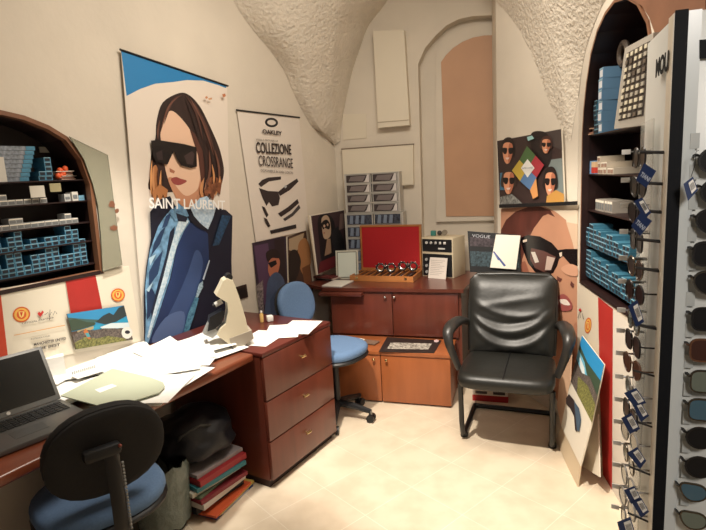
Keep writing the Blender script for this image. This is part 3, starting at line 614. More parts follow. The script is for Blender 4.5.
mb=MB(); mb.prism([SP.hit(x,y,.05) for x,y in [(499,204.5),(575.5,201.3),(575.5,205),(499.2,208)]],-.05,-.036,BLK,SP.M)
tag(mb.build('display_rail'),'slim black display rail between the diamond poster and large face poster','rail')
SK1=mat('print_face',(184,134,106),.5,var=.08,scale=4); 
pt=printed(SP,'beauty_poster','large poster of a woman\'s face in black cat-eye sunglasses in the corner','poster',[(500,207.5),(577.5,204.5),(577.5,400),(500,372)],
 [([(501,209),(530,206.5),(545,206.5),(556,212),(566,220),(572,240),(577,262),(577.5,400),(500,372)],SK1,False),
  ([(501,230),(506,220),(515,212),(528,207),(540,206.5),(550,210),(555,217),(548,214),(543,216),(534,228),(528,240),(522,260),(522,300),(500,300)],mat('print_auburn',(86,44,36),.5,var=.3,scale=9,stretch=(1,1,.4)),False),
  ([(566,222),(577.5,224),(577.5,262),(573,244)],K((204,176,150))),([(522,262),(532,280),(545,300),(520,330),(505,320)],K((150,92,72)),True),
  ([(520,238),(528,235),(540,236.5),(552,243),(558,250),(566,249),(577.5,249),(577.5,266),(570,264),(563,256),(559,259),(557,266),(553,273),(545,276),(535,272),(528,263),(523,250)],K((20,14,16),.25)),
  ([(531,248),(544,251),(556,257),(552,268),(544,272),(535,268),(530,259)],K((96,64,58),.25)),([(531,252),(535,252),(539,262),(535,263)],K((206,196,186),.3)),([(547,256),(555,258),(551,270),(545,270)],K((190,168,156),.3)),
  ([(523,240),(527,239),(527,241.5),(523,242.5)],K((214,196,176))),([(559,253),(562,252),(562,256),(560,257)],K((214,196,176))),
  ([(557,276),(562,279),(560,282),(557,280)],K((96,52,46))),([(571,281),(574,284),(573,288),(570,285)],K((96,52,46))),
  ([(561,268),(570,264),(577,267),(577,276),(566,274)],K((200,150,122)),True),
  ([(556,299),(562,294),(568,297),(572,304),(571,310),(562,311),(558,306)],K((150,78,74)),True),([(559,300),(566,299.5),(570,305),(563,304.5)],K((226,212,200)),True),
  ([(553,290),(557,300),(560,320),(570,330),(577.5,326),(577.5,400),(552,390)],K((170,116,90)),True)],
 base=K((216,200,178)),o=.015,th=.004)
# right sports panel below right niche
pt=printed(RW,'advertising_panel','cream and red advertising panel with crest standing below the right niche','panel',[(577.5,291),(583,285),(648,340),(648,560),(604,480),(577,430)],
 [([(598,297),(613,309),(612,492),(603,479),(600,400)],REDP),([(613,309),(648,340),(648,560),(612,492)],K((216,208,196)))]+crest(588,325.5,3.4,8,.1)
 +stroke([(577.8,318),(579.5,312),(580.5,318),(582,313),(583.5,319)],.5,INK)+[([(578.5,310),(580,308),(581.5,310),(580,312)],K((196,50,44)))],base=K((216,204,184)),o=.004,th=.003)
# folded cardboard display leaning on the panel
LN=Pl((1.057,2.405,0),(.134*-1+.30,-.991*0+.95,0) if False else (-.134,-.991,0),(.28,-.04,.95))
root=thing('folded_display','folded white cardboard display with landscape and sunglasses picture leaning by armchair','display',V((1.10,2.44,0)),rzof(RW))
def quadboard(pl,px,o,th,m,name,layers=()):
    mb=MB(); mb.prism([pl.hit(x,y,o) for x,y in px],-o,-o+th,m,pl.M)
    for i,L in enumerate(layers):
        oo=o+.0006*(i+1); mb.flat([pl.hit(x,y,oo) for x,y in L[0]],-oo,L[1],pl.M)
    return mb.build(name,root)
A_=[(582,335.5),(604,364.5),(592,422),(580.5,466),(561,426),(570.5,381)]
def uvq(Q,u,v):
    a,b,c,d=[V(q) for q in Q]; p=(a*(1-u)+b*u)*(1-v)+(d*(1-u)+c*u)*v; return (p.x,p.y)
QL=[(582,335.5),(604,364.5),(592,423),(570.5,381)]
LL=[([(0,0),(1,0),(1,.3),(0,.3)],K((44,140,196))),([(0,.2),(.4,.3),(1,.28),(1,.6),(.6,.5),(0,.5)],K((60,78,60))),([(0,.3),(.3,.36),(.5,.5),(.3,.6),(0,.55)],K((110,180,206))),
    ([(.1,.38),(.35,.45),(.45,.6),(.2,.55)],K((220,226,226))),([(0,.5),(.3,.58),(.6,.45),(1,.55),(1,1),(0,1)],mat('rocks',(50,44,44))),([(.2,.72),(.6,.62),(1,.7),(1,1),(.3,1)],mat('moss',(98,104,46)))]
gl_=[([(566,398),(569,394),(574,400),(578,410),(579,422),(577,432),(575,430),(574,416),(570,408),(566,404)],INK),([(574,401),(579,408),(581,420),(579,432),(577,430)],K((70,90,110)))]
pA=Pl((1.057,2.405,0),(-.134,-.991,0),(.14,-.02,.62))
quadboard(pA,A_,.02,.006,K((222,214,198)),'front_panel',[([uvq(QL,*p) for p in poly],mm) for poly,mm in LL]+gl_)
pC=Pl((1.057,2.405,0),(-.134,-.991,0),(.14,-.02,.62))
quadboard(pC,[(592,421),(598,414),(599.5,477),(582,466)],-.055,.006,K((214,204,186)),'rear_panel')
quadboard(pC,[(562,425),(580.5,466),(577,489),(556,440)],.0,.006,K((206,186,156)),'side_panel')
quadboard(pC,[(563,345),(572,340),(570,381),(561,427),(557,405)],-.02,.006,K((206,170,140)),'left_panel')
# ================================================================== LEFT DESK
dz=.74
def Lp(s,o,z): return LW.P(s,z,o)
desk=thing('desk','long reddish wood desk along the left wall covered in papers','desk',Lp(-1.2,.35,0),rzof(LW))
mb=MB(); mb.box((-4.2,-.70,dz-.04),(.095,-.032,dz),MAHOD,LW.M,bev=.012,seg=3); mb.build('desktop',desk)
for s in (-3.9,-1.9): 
    mb=MB(); mb.box((s,-.6,0),(s+.03,-.03,dz-.0405),MAHO,LW.M); mb.build('leg_panel',desk)
# drawer unit
du=thing('drawer_unit','three-drawer reddish wood pedestal at the end of the left desk','drawer unit',Lp(.41,.40,0),rzof(LW))
DU=Pl((-.477,2.534,0),(.527,.850,0))
mb=MB(); mb.box((0,.02,.045),(.61,.70,.72),MAHO,DU.M); mb.box((.01,.035,0),(.60,.68,.045),mat('dark_plinth',(40,18,14),.6),DU.M); mb.build('body',du)
mb=MB(); mb.box((-.002,0,.722),(.615,.70,.745),mat('red_top',(92,38,30),.35,coat=.2),DU.M,bev=.004); mb.build('top',du)
zz=[(.05,.262),(.268,.482),(.488,.718)]
for a,b in zz:
    mb=MB(); mb.box((.003,.0,a),(.607,.0195,b),MAHO,DU.M,bev=.003); dr=mb.build('drawer',du)
    mb=MB(); c=((a+b)/2)+.03; mb.cyl((.30,0,c),(.30,-.018,c),.005,BRASS,DU.M); mb.tube([(.283,-.02,c),(.322,-.02,c)],[.006,.008],BRASS,DU.M); mb.build('knob',dr)
# papers
def sheet(px,py,z,ang,w=.21,h=.297,m=WHITE,label='',name='paper_sheet',cat='paper',group='loose papers on the left desk',th=.001,lines=0,curl=.0):
    p=onz(px,py,z); M=at(p,R(ang)); mb=MB(); n=6; vs=[];fs=[]
    for j in range(n+1):
        for i in range(n+1):
            u,v=i/n-.5,j/n-.5; vs.append((u*w,v*h,curl*max(0,(u+v))**2))
    N=len(vs); vs+=[(a,b,c+th) for a,b,c in vs]
    g=lambda i,j:j*(n+1)+i
    for j in range(n):
        for i in range(n): fs+= [(g(i,j),g(i,j+1),g(i+1,j+1),g(i+1,j)),(N+g(i,j),N+g(i+1,j),N+g(i+1,j+1),N+g(i,j+1))]
    for i in range(n):
        fs+=[(g(i,0),g(i+1,0),N+g(i+1,0),N+g(i,0)),(g(i,n),N+g(i,n),N+g(i+1,n),g(i+1,n)),(g(0,i),N+g(0,i),N+g(0,i+1),g(0,i+1)),(g(n,i),g(n,i+1),N+g(n,i+1),N+g(n,i))]
    mb.add(vs,fs,m,M)
    for k in range(lines): mb.box((-w*.38,h*(.36-k*.07),th+.0002),(w*(.1+.28*((k*7)%3)/2),h*(.352-k*.07),th+.0006),K((150,150,156)),M)
    return tag(mb.build(name),label,cat,group)
PS=[(30,372,0,'white sheet at the far left behind the laptop lid'),(72,388,70,'white sheet between the laptop hinge and green folder'),(102,356,80,'white sheet pushed against the wall below the landscape print'),(140,366,5,'white sheet in front of the poster corner, under others'),(148,392,30,'white sheet at desk edge beside the chair back'),(215,348,80,'white sheet under the lens meter side of the pile'),(60,372,20,'white sheet lying just behind the laptop screen'),(92,366,50,'white sheet between the laptop and the landscape print'),(88,388,-10,'white sheet tucked under the left of the green folder'),(112,362,35,'white sheet in front of the landscape print'),
 (130,352,62,'white sheet beside the lower left corner of the fashion poster'),(128,378,15,'white sheet under the middle of the green folder'),(150,366,40,'white sheet right of the green folder tip'),(165,352,75,'white sheet below the denim figure in the poster'),
 (175,378,10,'lined white sheet at the desk front edge right of the folder'),(190,352,55,'white sheet fanned in the centre of the pile near the lens meter'),(206,343,68,'lined white sheet fanned towards the lens meter'),(200,362,28,'small white sheet lying at the desk edge before the lens meter'),
 (158,388,25,'white sheet peeking out below the green folder'),(176,362,48,'white sheet in the middle of the bright paper pile')]
for i,(x,y,a,l) in enumerate(PS):
    x-=0
    kw=dict(w=.12,h=.10) if 'small' in l else {}
    sheet(x,y,dz+.001+i*.0019,a-30,label=l,lines=6 if i in(14,16,9) else 0,curl=.03 if i in (15,16,13) and not kw else 0,**kw)
# green folder
fz=dz+.045
fo=thing('paper_folder','pale green cardboard folder with white sticker lying on desk papers','folder',onz(115,390,fz),0)
F1=[onz(60.8,396.4,fz),onz(112.4,369.3,fz),onz(150,378,fz),onz(163,383,fz),onz(165,387,fz),onz(159,393.5,fz),onz(109.4,409.4,fz)]
def slab(mb,pts,th,m):
    n=len(pts); mb.add([V(p) for p in pts]+[V(p)+V((0,0,th)) for p in pts],[tuple(range(n))[::-1],tuple(range(n,2*n))]+[(i,(i+1)%n,n+(i+1)%n,n+i) for i in range(n)],m)
mb=MB(); slab(mb,F1,.004,mat('folder_green',(186,192,168),.6)); mb.build('cover',fo)
mb=MB(); slab(mb,[onz(x,y,fz+.0045) for x,y in [(94.6,389.8),(112,384),(117,386),(100,392.8)]],.0005,WHITE); mb.build('sticker',fo)
simple('white_notepad','thick white notepad standing behind the laptop lid by the wall','notepad',lambda mb:mb.box((-.06,-.02,0),(.06,.03,.10),WHITE,at(onz(52,378,dz+.001),R(30))))
def f(mb):
    M=at(onz(84,371,dz+.03),R(48)); 
    for k in range(12): mb.tube([(k*.009-.05,.006*math.cos(t),.006*math.sin(t)+.006) for t in [j*PI/4 for j in range(8)]],.0012,STEEL,M,n=5,closed=True)
    mb.box((-.06,-.08,-.002),(.06,.0,.0),WHITE,M)
simple('spiral_notebook','white notebook with grey wire spiral behind the green folder','notebook',f)
DT=.746
for i,(x,y,a,l) in enumerate([(262,338,20,'lined white sheet on the drawer unit nearest the lens meter'),(283,331,40,'white sheet in the middle of the drawer unit top'),(300,327,25,'white sheet at the far end of the drawer unit top')]):
    sheet(x,y,DT+.001+i*.0022,a-40,w=.19,h=.26,label=l,lines=7 if i==0 else 4,group='papers on the drawer unit')
# laptop
lz=dz+.002
hl,hr=onz(-14,425,lz+.02),onz(61,399,lz+.02); u=(hr-hl); u.z=0; Wd=u.length; u.normalize(); nrm=V((u.y,-u.x,0))
lp=thing('laptop','open dark grey laptop with black screen on the left desk','laptop',(hl+hr)/2-V((0,0,.02)),math.atan2(u.y,u.x))
LM=Matrix((u,-nrm,V((0,0,1)))).transposed().to_4x4(); LM.translation=V((hr.x,hr.y,lz))
Wd=.38; dpt=.285
mb=MB(); mb.box((-Wd,-dpt,.002),(0,0,.022),mat('laptop_grey',(116,116,114),.35,metal=.5),LM,bev=.004); mb.build('base',lp)
kb=MB(); kd=mat('key_black',(40,40,40),.5)
for j in range(5):
    for i in range(14): 
        kb.box((-Wd+.022+i*.0243,-.045-j*.021,.0225),(-Wd+.022+i*.0243+.020,-.045-j*.021+.016,.0255),kd,LM)
kbo=kb.build('keyboard',lp)
mb=MB(); mb.box((-.25,-.235,.0221),(-.14,-.165,.0228),mat('pad_grey',(96,96,94),.3,metal=.4),LM); mb.build('touchpad',lp)
til=R(30); SM=LM@Matrix.Translation(V((0,.0,.022)))@Matrix.Rotation(-til,4,'X')
mb=MB(); mb.box((-Wd,-.004,0),(0,.006,.235),mat('laptop_lid',(112,112,110),.4,metal=.3),SM,bev=.003); lid=mb.build('lid',lp)
mb=MB(); mb.box((-Wd+.014,-.0055,.022),(-.014,-.0045,.222),mat('screen_black',(16,18,18),.2),SM); mb.build('screen',lid)
mb=MB(); mb.lathe([(0,0),(.007,0),(.007,.001),(0,.001)],LGREY,SM@Matrix.Translation(V((-Wd/2,-.0055,.011)))@Matrix.Rotation(R(90),4,'X'),n=16); mb.build('badge',lid)
mb=MB(); slab(mb,[onz(x,y,dz+.003) for x,y in [(-5,472),(8,466),(25,452),(98,422),(104,415),(60,402),(-10,430)]],.001,BLK) if False else None
# lens meter
lm=thing('lensmeter','cream optical lens meter with black knob standing at the desk end','optical instrument',onz(236,346,dz),0)
bp=onz(236,346,dz+.001); PM=Pl((bp.x,bp.y,0),(.93,.36,0))
body=[(222,279.5),(226,277),(232,279.5),(238,296),(244,316),(247,330),(246,336),(238,341),(229,343),(216,333),(219,327),(225,322),(227,310),(226,301),(221,298),(215,294),(219,286)]
mb=MB(); mb.prism([PM.hit(x,y) for x,y in body],-.045,.045,CREAM,PM.M); mb.build('body',lm)
mb=MB(); k=PM.hit(228.5,276.5); mb.cyl((k[0],-.03,k[1]),(k[0],.03,k[1]),.017,BLK,PM.M); mb.build('knob',lm)
mb=MB(); a=PM.hit(222,301); b=PM.hit(215,305); mb.cyl((a[0],0,a[1]),(b[0],0,b[1]),.014,LGREY,PM.M); mb.cyl((b[0],0,b[1]),(b[0]-.01,0,b[1]-.004),.011,BLK,PM.M); mb.build('eyepiece',lm)
mb=MB(); mb.prism([PM.hit(x,y) for x,y in [(209,316),(222,309),(224,313),(221,322),(213,328),(207,330)]],-.03,.03,BLK,PM.M); mb.build('lens_stage',lm)
mb=MB(); mb.prism([PM.hit(x,y) for x,y in [(203,333),(208,322),(213,326),(219,331),(212,337)]],-.025,.025,GREYP,PM.M); mb.build('side_arm',lm)
mb=MB(); mb.prism([PM.hit(x,y) for x,y in [(228,336),(250,328),(252,336),(240,345),(230,344)]],-.05,.06,mat('base_grey',(160,150,134),.5),PM.M); mb.build('foot',lm)
mb=MB(); a=PM.hit(229,344); b=PM.hit(237,352); mb.cyl((a[0],-.07,a[1]-.01),(b[0],-.07,b[1]+.006),.012,CHROME,PM.M); c=PM.hit(233,352); mb.cyl((c[0]-.02,-.085,c[1]+.008),(c[0]+.02,-.085,c[1]+.008),.012,BLK,PM.M); mb.build('lever',lm)
# small bottles behind drawer unit
def bottle(x,y,z,r,h,m,capm,label,name='bottle'):
    p=onz(x,y,z); t=thing(name,label,'bottle',p); mb=MB(); mb.lathe([(0,0),(r,0),(r,h*.7),(r*.5,h*.82),(r*.5,h*.88)],m,n=14); mb.build('flask',t,local=True)
    mb=MB(); mb.lathe([(r*.55,h*.86),(r*.55,h),(0,h)],capm,n=14); mb.build('cap',t,local=True)
bottle(262,322,DT,.012,.07,mat('amber_liquid',(206,170,104),.3),WHITE,'tiny amber bottle with white cap behind the drawer unit papers')
simple('white_pot','small square white pot beside the tiny amber bottle','pot',lambda mb:mb.box((-.018,-.018,0),(.018,.018,.035),WHITE,at(onz(270,321,DT+.001),.4),bev=.003))
# under-desk things
colsm=[((40,66,120),'dark blue magazine at the bottom of the pile under the desk'),((206,176,92),'yellow magazine low in the pile under the desk'),((196,84,44),'orange magazine low in the pile under the desk'),((22,20,22),'black binder in the pile under the desk'),((196,186,176),'thick white book in the pile under the desk'),((120,30,40),'dark red folder in the middle of the pile under the desk'),
 ((96,110,88),'sage green folder in the pile under the desk'),((190,184,168),'cream booklet in the pile under the desk'),((44,110,118),'teal folder in the pile under the desk'),((150,36,40),'bright red folder near the top of the pile under desk'),((150,140,140),'grey magazine topmost of the pile under the desk')]
z=.001; ths=[.01,.012,.012,.03,.028,.02,.014,.022,.022,.03,.018]; r=random.Random(5)
for (c,l),th in zip(colsm,ths):
    mb=MB(); M=LW.M@Matrix.Translation(V((-.105+r.uniform(-.02,.02)+(.03 if z<.03 else 0),-.50+r.uniform(-.02,.02)-(.035 if z<.03 else 0),z)))@Matrix.Rotation(r.uniform(-.14,.14),4,'Z')
    mb.box((-.16,-.115,0),(.14,.11,th),K(c),M); 
    if th>.015: mb.box((-.159,-.114,th*.15),(.1402,.108,th*.85),K((206,198,184)),M)
    if c==(40,66,120): mb.box((-.12,-.1152,.001),(.1,-.114,.009),K((190,196,210)),M)
    tag(mb.build('magazine' if th<.02 else 'folder'),l,'magazine' if th<.02 else 'folder','pile of folders under the desk'); z+=th+.0015
ztop=z
def blob(c,sc,m,seed,name,label,cat,n=20,amp=.12,parent=None):
    bm=bmesh.new(); bmesh.ops.create_icosphere(bm,subdivisions=4,radius=1); from mathutils import noise
    for v in bm.verts:
        d=noise.noise(v.co*1.6+V((seed,0,0)))*amp*2+noise.noise(v.co*4+V((0,seed,0)))*amp*.6
        v.co*=1+d
        if v.co.z<-.75: v.co.z=-.75
    mb=MB(); bm.verts.index_update(); M=Matrix.Translation(V(c))@Matrix.Rotation(R(30),4,'Z')@Matrix.Diagonal(V((sc[0],sc[1],sc[2],1)))
    mb.add([v.co.copy() for v in bm.verts],[[v.index for v in f_.verts] for f_ in bm.faces],m,M,True); bm.free()
    o=mb.build(name,parent)
    return tag(o,label,cat) if parent is None else o
BAG=mat('black_nylon',(18,20,28),.5,bump=.4,bscale=6,dist=.03)
pb_=Lp(-.12,.44,0)
bag=thing('black_bag','crumpled black bag lying on the folder pile under the desk','bag',(pb_.x,pb_.y,ztop),0)
blob((pb_.x,pb_.y,ztop+.125),(.21,.17,.13),BAG,3,'bag_body','','',parent=bag)
mb=MB(); mb.tube([(pb_.x-.05,pb_.y-.12,ztop+.1),(pb_.x,pb_.y-.17,ztop+.19),(pb_.x+.08,pb_.y-.12,ztop+.22),(pb_.x+.14,pb_.y-.02,ztop+.16)],.012,BLK,flat=.4); mb.build('strap',bag)
pb2=Lp(-.55,.22,0); bag=thing('black_bag','black bag slumped on the floor behind the waste bin','bag',(pb2.x,pb2.y,0),0)
blob((pb2.x,pb2.y,.235),(.17,.14,.31),BAG,9,'bag_body','','',parent=bag)
# waste bin with liner
tp=onz(166,524,0)
tb=thing('waste_bin','waste bin with grey-green plastic liner under the desk','bin',(tp.x,tp.y,0),0)
mb=MB(); mb.lathe([(0,0),(.10,0),(.115,.3),(.11,.3),(.095,.01),(0,.01)],BLK,n=24); mb.build('bucket',tb,local=True)
LIN=mat('bin_liner',(112,120,112),.35,bump=.7,bscale=10,dist=.03)
mb=MB(); n=36; rows=[(.122,.03),(.128,.12),(.13,.22),(.132,.30),(.125,.325),(.112,.30),(.095,.14)]; vs=[];fs=[]
for j,(rr,zz_) in enumerate(rows):
    for k in range(n):
        a=2*PI*k/n; q=rr*(1+.06*math.sin(k*2.3+j*1.1)*(.4+.1*j)); vs.append((q*math.cos(a),q*math.sin(a),zz_+.012*math.sin(k*1.7+j)))
fs=[(j*n+k,j*n+(k+1)%n,(j+1)*n+(k+1)%n,(j+1)*n+k) for j in range(len(rows)-1) for k in range(n)]
mb.add(vs,fs,LIN,None,True); mb.build('liner',tb,local=True)
# ================================================================== BACK CABINETS
def Lx(px,py,y): return LF.hit(px,py,-y)[0]
lc=thing('low_cabinet','low two-door orange-brown cabinet in front of the back counter','cabinet',LF.P(0,0,-.15),rzof(LF))
x1=.478; x0=-.42; LH=.383
mb=MB(); mb.box((x0,.02,.012),(x1,.325,LH-.03),CHER,LF.M); mb.box((x0+.01,.03,0),(x1-.02,.32,.012),mat('dark_plinth',(40,18,14)),LF.M); mb.build('body',lc)
mb=MB(); mb.box((x0,-.006,LH-.028),(x1+.004,.327,LH),CHER,LF.M,bev=.004); mb.box((x0,-.004,LH-.031),(x1,.32,LH-.0285),CHERT,LF.M); mb.build('top',lc)
kx=Lx(381.5,380,0)
for a,b,kn in ((x0+.002,kx-.003,kx-.045),(kx+.003,x1,kx+.045)):
    mb=MB(); mb.box((a,0,.014),(b,.0195,LH-.034),CHER,LF.M,bev=.002); d=mb.build('door',lc)
    mb=MB(); mb.cyl((kn,0,.325),(kn,-.014,.325),.005,BRASS,LF.M); mb.ball((kn,-.02,.325),.0105,BRASS,LF.M); mb.build('knob',d)
# upper cabinet + counter
uc=thing('counter_cabinet','dark mahogany two-door cabinet under the back counter top','cabinet',LF.P(.1,0,-.6),rzof(LF))
ux0=Lx(331,310,.33); ux1=Lx(461,300,.33); CZ=.757
mb=MB(); mb.box((ux0,.352,.0),(ux1,1.0,CZ-.026),MAHO,LF.M); mb.build('body',uc)
um=Lx(392.5,310,.33)
for a,b,kn in ((ux0+.004,um-.003,um-.05),(um+.003,ux1-.02,um+.02)):
    mb=MB(); mb.box((a,.331,LH+.01),(b,.351,CZ-.03),MAHO,LF.M,bev=.002); d=mb.build('door',uc)
    mb=MB(); mb.cyl((kn,.331,.69),(kn,.318,.69),.005,BRASS,LF.M); mb.ball((kn,.312,.69),.011,CHROME,LF.M); mb.build('knob',d)
ct=MB(); ct.prism([(0,0)],0,0,MAHO) if False else None
cpts=[(-.72,.45),(ux0-.05,.31),(ux1+.02,.31),(ux1+.10,1.02),(-.60,1.02)]
slab(ct,[LF.P(a,CZ-.025,-b) for a,b in cpts],.025,mat('counter_top_wood',(88,42,31),.3,var=.15,scale=10,coat=.3)); tag(ct.build('worktop'),'reddish wood counter top running across the back wall','counter')
mb=MB(); a=Lx(318,290,.26); b=Lx(361,291,.26); mb.box((a,.262,CZ-.055),(b,.50,CZ-.03),mat('counter_top_wood',(104,50,36)),LF.M,bev=.003); tag(mb.build('pull_out_shelf'),'thin wooden pull-out shelf under the counter\'s left end','shelf')
# side stand behind armchair
sd=thing('side_cabinet','dark wooden side cabinet behind the black armchair','cabinet',V((1.0,3.66,0)),rzof(BW))
SM_=at((.99,3.66,0),rzof(BW)); mb=MB(); mb.box((-.14,-.1,0),(.05,.10,.775),MAHO,SM_); mb.build('body',sd)
mb=MB(); mb.box((-.15,-.12,.776),(.07,.11,.80),BLK,SM_,bev=.003); mb.build('top',sd)
# dark printed mat on low cabinet
mq=[(387,337.4),(441.5,340.8),(434,353.2),(378.8,352)]
cm=thing('counter_mat','black printed mat with white picture on the low cabinet','mat',onz(410,346,LH+.001),0)
mb=MB(); slab(mb,[onz(x,y,LH+.0015) for x,y in mq],.003,mat('mat_black',(40,32,30),.45)); mb.build('mat_sheet',cm)
pm=mat('mat_print',(214,206,192),.5,c2=(60,52,48),var=.5,scale=70)
mb=MB(); slab(mb,[onz(x,y,LH+.005) for x,y in [(391,342.5),(432,343.5),(428,349.5),(387,348.7)]],.0004,pm); mb.build('printed_picture',cm)
mb=MB(); slab(mb,[onz(x,y,LH+.005) for x,y in ell(436.3,341,2.4,1.3)][::-1],.0006,K((206,180,180))); mb.build('round_logo',cm)
for i,(x,y,c,l) in enumerate([(338,339,(200,190,176),'white leaflet on the low cabinet behind the blue seat'),(350,340,(170,60,50),'red leaflet on the low cabinet behind the blue seat'),(361,340,(214,206,190),'cream leaflet on the low cabinet right of the red one'),(370,341,(120,96,80),'brown leaflet on the low cabinet beside the black mat')]):
    sheet(x,y+1,LH+.002+i*.002,20*i,w=.09,h=.12,m=K(c),label=l,name='leaflet',cat='leaflet',group='leaflets on the low cabinet',th=.001)
# organizers
def organizer(label,q0,q1,y,depth,rows,cols,m1,loc_z,kind):
    pass
OY=.72   # front distance in LF frame
def organ(label,x0,x1,z0,z1,y,dep,rows,style):
    t=thing('drawer_organizer',label,'organizer',LF.P((x0+x1)/2,z0,-y-dep/2),rzof(LF)); fm=mat('organizer_frame',(186,182,174),.45)
    mb=MB(); w=.012
    mb.box((x0,y,z0),(x0+w,y+dep,z1),fm,LF.M); mb.box((x1-w,y,z0),(x1,y+dep,z1),fm,LF.M); mb.box((x0+w,y+dep-.01,z0),(x1-w,y+dep,z1),fm,LF.M)
    hh=(z1-z0)/rows
    for i in range(rows+1): 
        zz_=z0+i*hh; mb.box((x0+w,y,max(z0,zz_-.005)),(x1-w,y+dep-.01,min(z1,zz_+.005)),fm,LF.M)
    mb.build('shell',t); xm=(x0+x1)/2
    for i in range(rows):
        for a,b in ((x0+w+.002,xm-.006),(xm+.006,x1-w-.002)):
            mb=MB(); z_=z0+i*hh
            mb.box((a,y-.004,z_+.007),(b,y+dep-.03,z_+hh-.008),fm,LF.M); 
            ma,mb_,mz0,mz1=a+.007,b-.007,z_+.011,z_+hh-.012
            mb.box((ma,y-.006,mz0),(mb_,y-.003,mz1),mat('organizer_dark',(64,56,56),.25) if style else mat('organizer_blue',(58,62,74),.25,var=.7,scale=50),LF.M)
            if style:
                mb.flat([(mb_-.055,mz0),(mb_-.004,mz0),(mb_-.004,mz1),(mb_-.02,mz1),(mb_-.04,mz0+.012)],y-.0065,K((206,200,196)),LF.M)
                mb.flat([(ma+.02,mz0+.012),(mb_-.06,mz0+.006),(mb_-.03,mz1-.006),(ma+.04,mz1-.01)],y-.0066,K((116,106,104)),LF.M)
            else:
                for k in range(3): mb.flat([(ma+.02+k*.05,mz0+.006),(ma+.05+k*.05,mz0+.004),(ma+.056+k*.05,mz1-.006),(ma+.03+k*.05,mz1-.004)],y-.0065,K((116,128,146)),LF.M)
            mb.build('drawer',t)
OY=.885
zt=LF.hit(370,173,-OY)[1]; zm=LF.hit(370,213,-OY)[1]
xa=Lx(345,195,OY); xb=Lx(400,195,OY)
organ('grey organizer with eight drawers picturing dark sunglasses, upper of two',xa,xb,zm+.002,zt,OY,.13,4,1)
organ('grey lower organizer with bluish drawers standing on the counter',xa-.01,xb+.02,CZ+.001,zm,OY-.01,.14,5,0)
# open trial lens case
A0=onz(350,281,CZ+.001); A1=onz(414,283.5,CZ+.001); ca=R(-22); u=V((math.cos(ca),math.sin(ca),0)); cw=(A1-A0).length*.97
tc=thing('trial_lens_case','open oak trial lens case with red velvet lid and rows of dark slots','case',(A0+A1)/2+V((.05,.15,0)),math.atan2(u.y,u.x))
CM=Matrix((u,V((-u.y,u.x,0)),V((0,0,1)))).transposed().to_4x4(); CM.translation=A0
cd=.27
mb=MB(); 
mb.box((0,0,0),(cw,.012,.045),WOODC,CM); mb.box((0,cd-.012,0),(cw,cd,.045),WOODC,CM); mb.box((0,.012,0),(.012,cd-.012,.045),WOODC,CM); mb.box((cw-.012,.012,0),(cw,cd-.012,.045),WOODC,CM); mb.box((.012,.012,.001),(cw-.012,cd-.012,.008),WOODC,CM); mb.build('tray_box',tc)
mb=MB(); 
for k in range(9): mb.box((.02+k*(cw-.04)/9,.02,.0085),(.02+(k+.62)*(cw-.04)/9,cd-.02,.038),mat('slot_dark',(40,28,26),.5,var=.5,scale=80),CM)
mb.build('lens_rows',tc)
for k in range(8):
    mb=MB(); mb.box((.012+(k+.8)*(cw-.04)/9,.014,.0085),(.012+(k+.95)*(cw-.04)/9,cd-.014,.047),WOODC,CM); mb.build('divider',tc)
for xx in (.05,cw-.07): 
    mb=MB(); mb.box((xx,-.003,.018),(xx+.02,0,.038),BRASS,CM); mb.build('clasp',tc)
lt=R(2); LMx=CM@Matrix.Translation(V((0,cd,.046)))@Matrix.Rotation(-lt,4,'X'); lh=.37
mb=MB()
for a,b in (((0,0,0),(.014,.035,lh)),((cw-.014,0,0),(cw,.035,lh)),((.014,0,lh-.014),(cw-.014,.035,lh)),((.014,0,0),(cw-.014,.035,.014)),((.014,.028,.014),(cw-.014,.035,lh-.014))): mb.box(a,b,WOODC,LMx)
lid=mb.build('lid',tc)
mb=MB(); mb.box((.0145,.004,.0145),(cw-.0145,.0275,lh-.0145),RED,LMx); mb.build('velvet_lining',lid)
def trial(px,py,label,ang):
    p=onz(px,py,CZ+.05); t=thing('test_spectacles',label,'spectacles',p,ang); t.scale=(1.3,1.3,1.3)
    for s in (-1,1):
        mb=MB(); c=(s*.034,0,.03)
        for rr,yy in ((.026,0),(.021,.008)): mb.tube([(c[0]+rr*math.cos(a),yy,c[2]+rr*math.sin(a)) for a in [k*PI/9 for k in range(18)]],.0042,CHROME if yy else BLK,n=6,closed=True)
        for k in range(5): a=k*PI/4+.3; mb.ball((c[0]+.03*math.cos(a),-.003,c[2]+.03*math.sin(a)),.005,CHROME,n=8)
        mb.build('lens_ring',t,local=True)
    mb=MB(); mb.cyl((-.02,0,.045),(.02,0,.045),.004,CHROME); mb.cyl((0,0,.02),(0,0,.06),.004,BLK); mb.build('bridge',t,local=True)
    for s in (-1,1):
        mb=MB(); mb.tube([(s*.062,0,.03),(s*.066,.09,.03),(s*.064,.11,.015)],.0025,CHROME,n=6); mb.build('temple',t,local=True)
trial(386,272.5,'chrome trial frame on the left of the open lens case',-.3); trial(408,271,'chrome trial frame on the right of the open lens case',-.45)
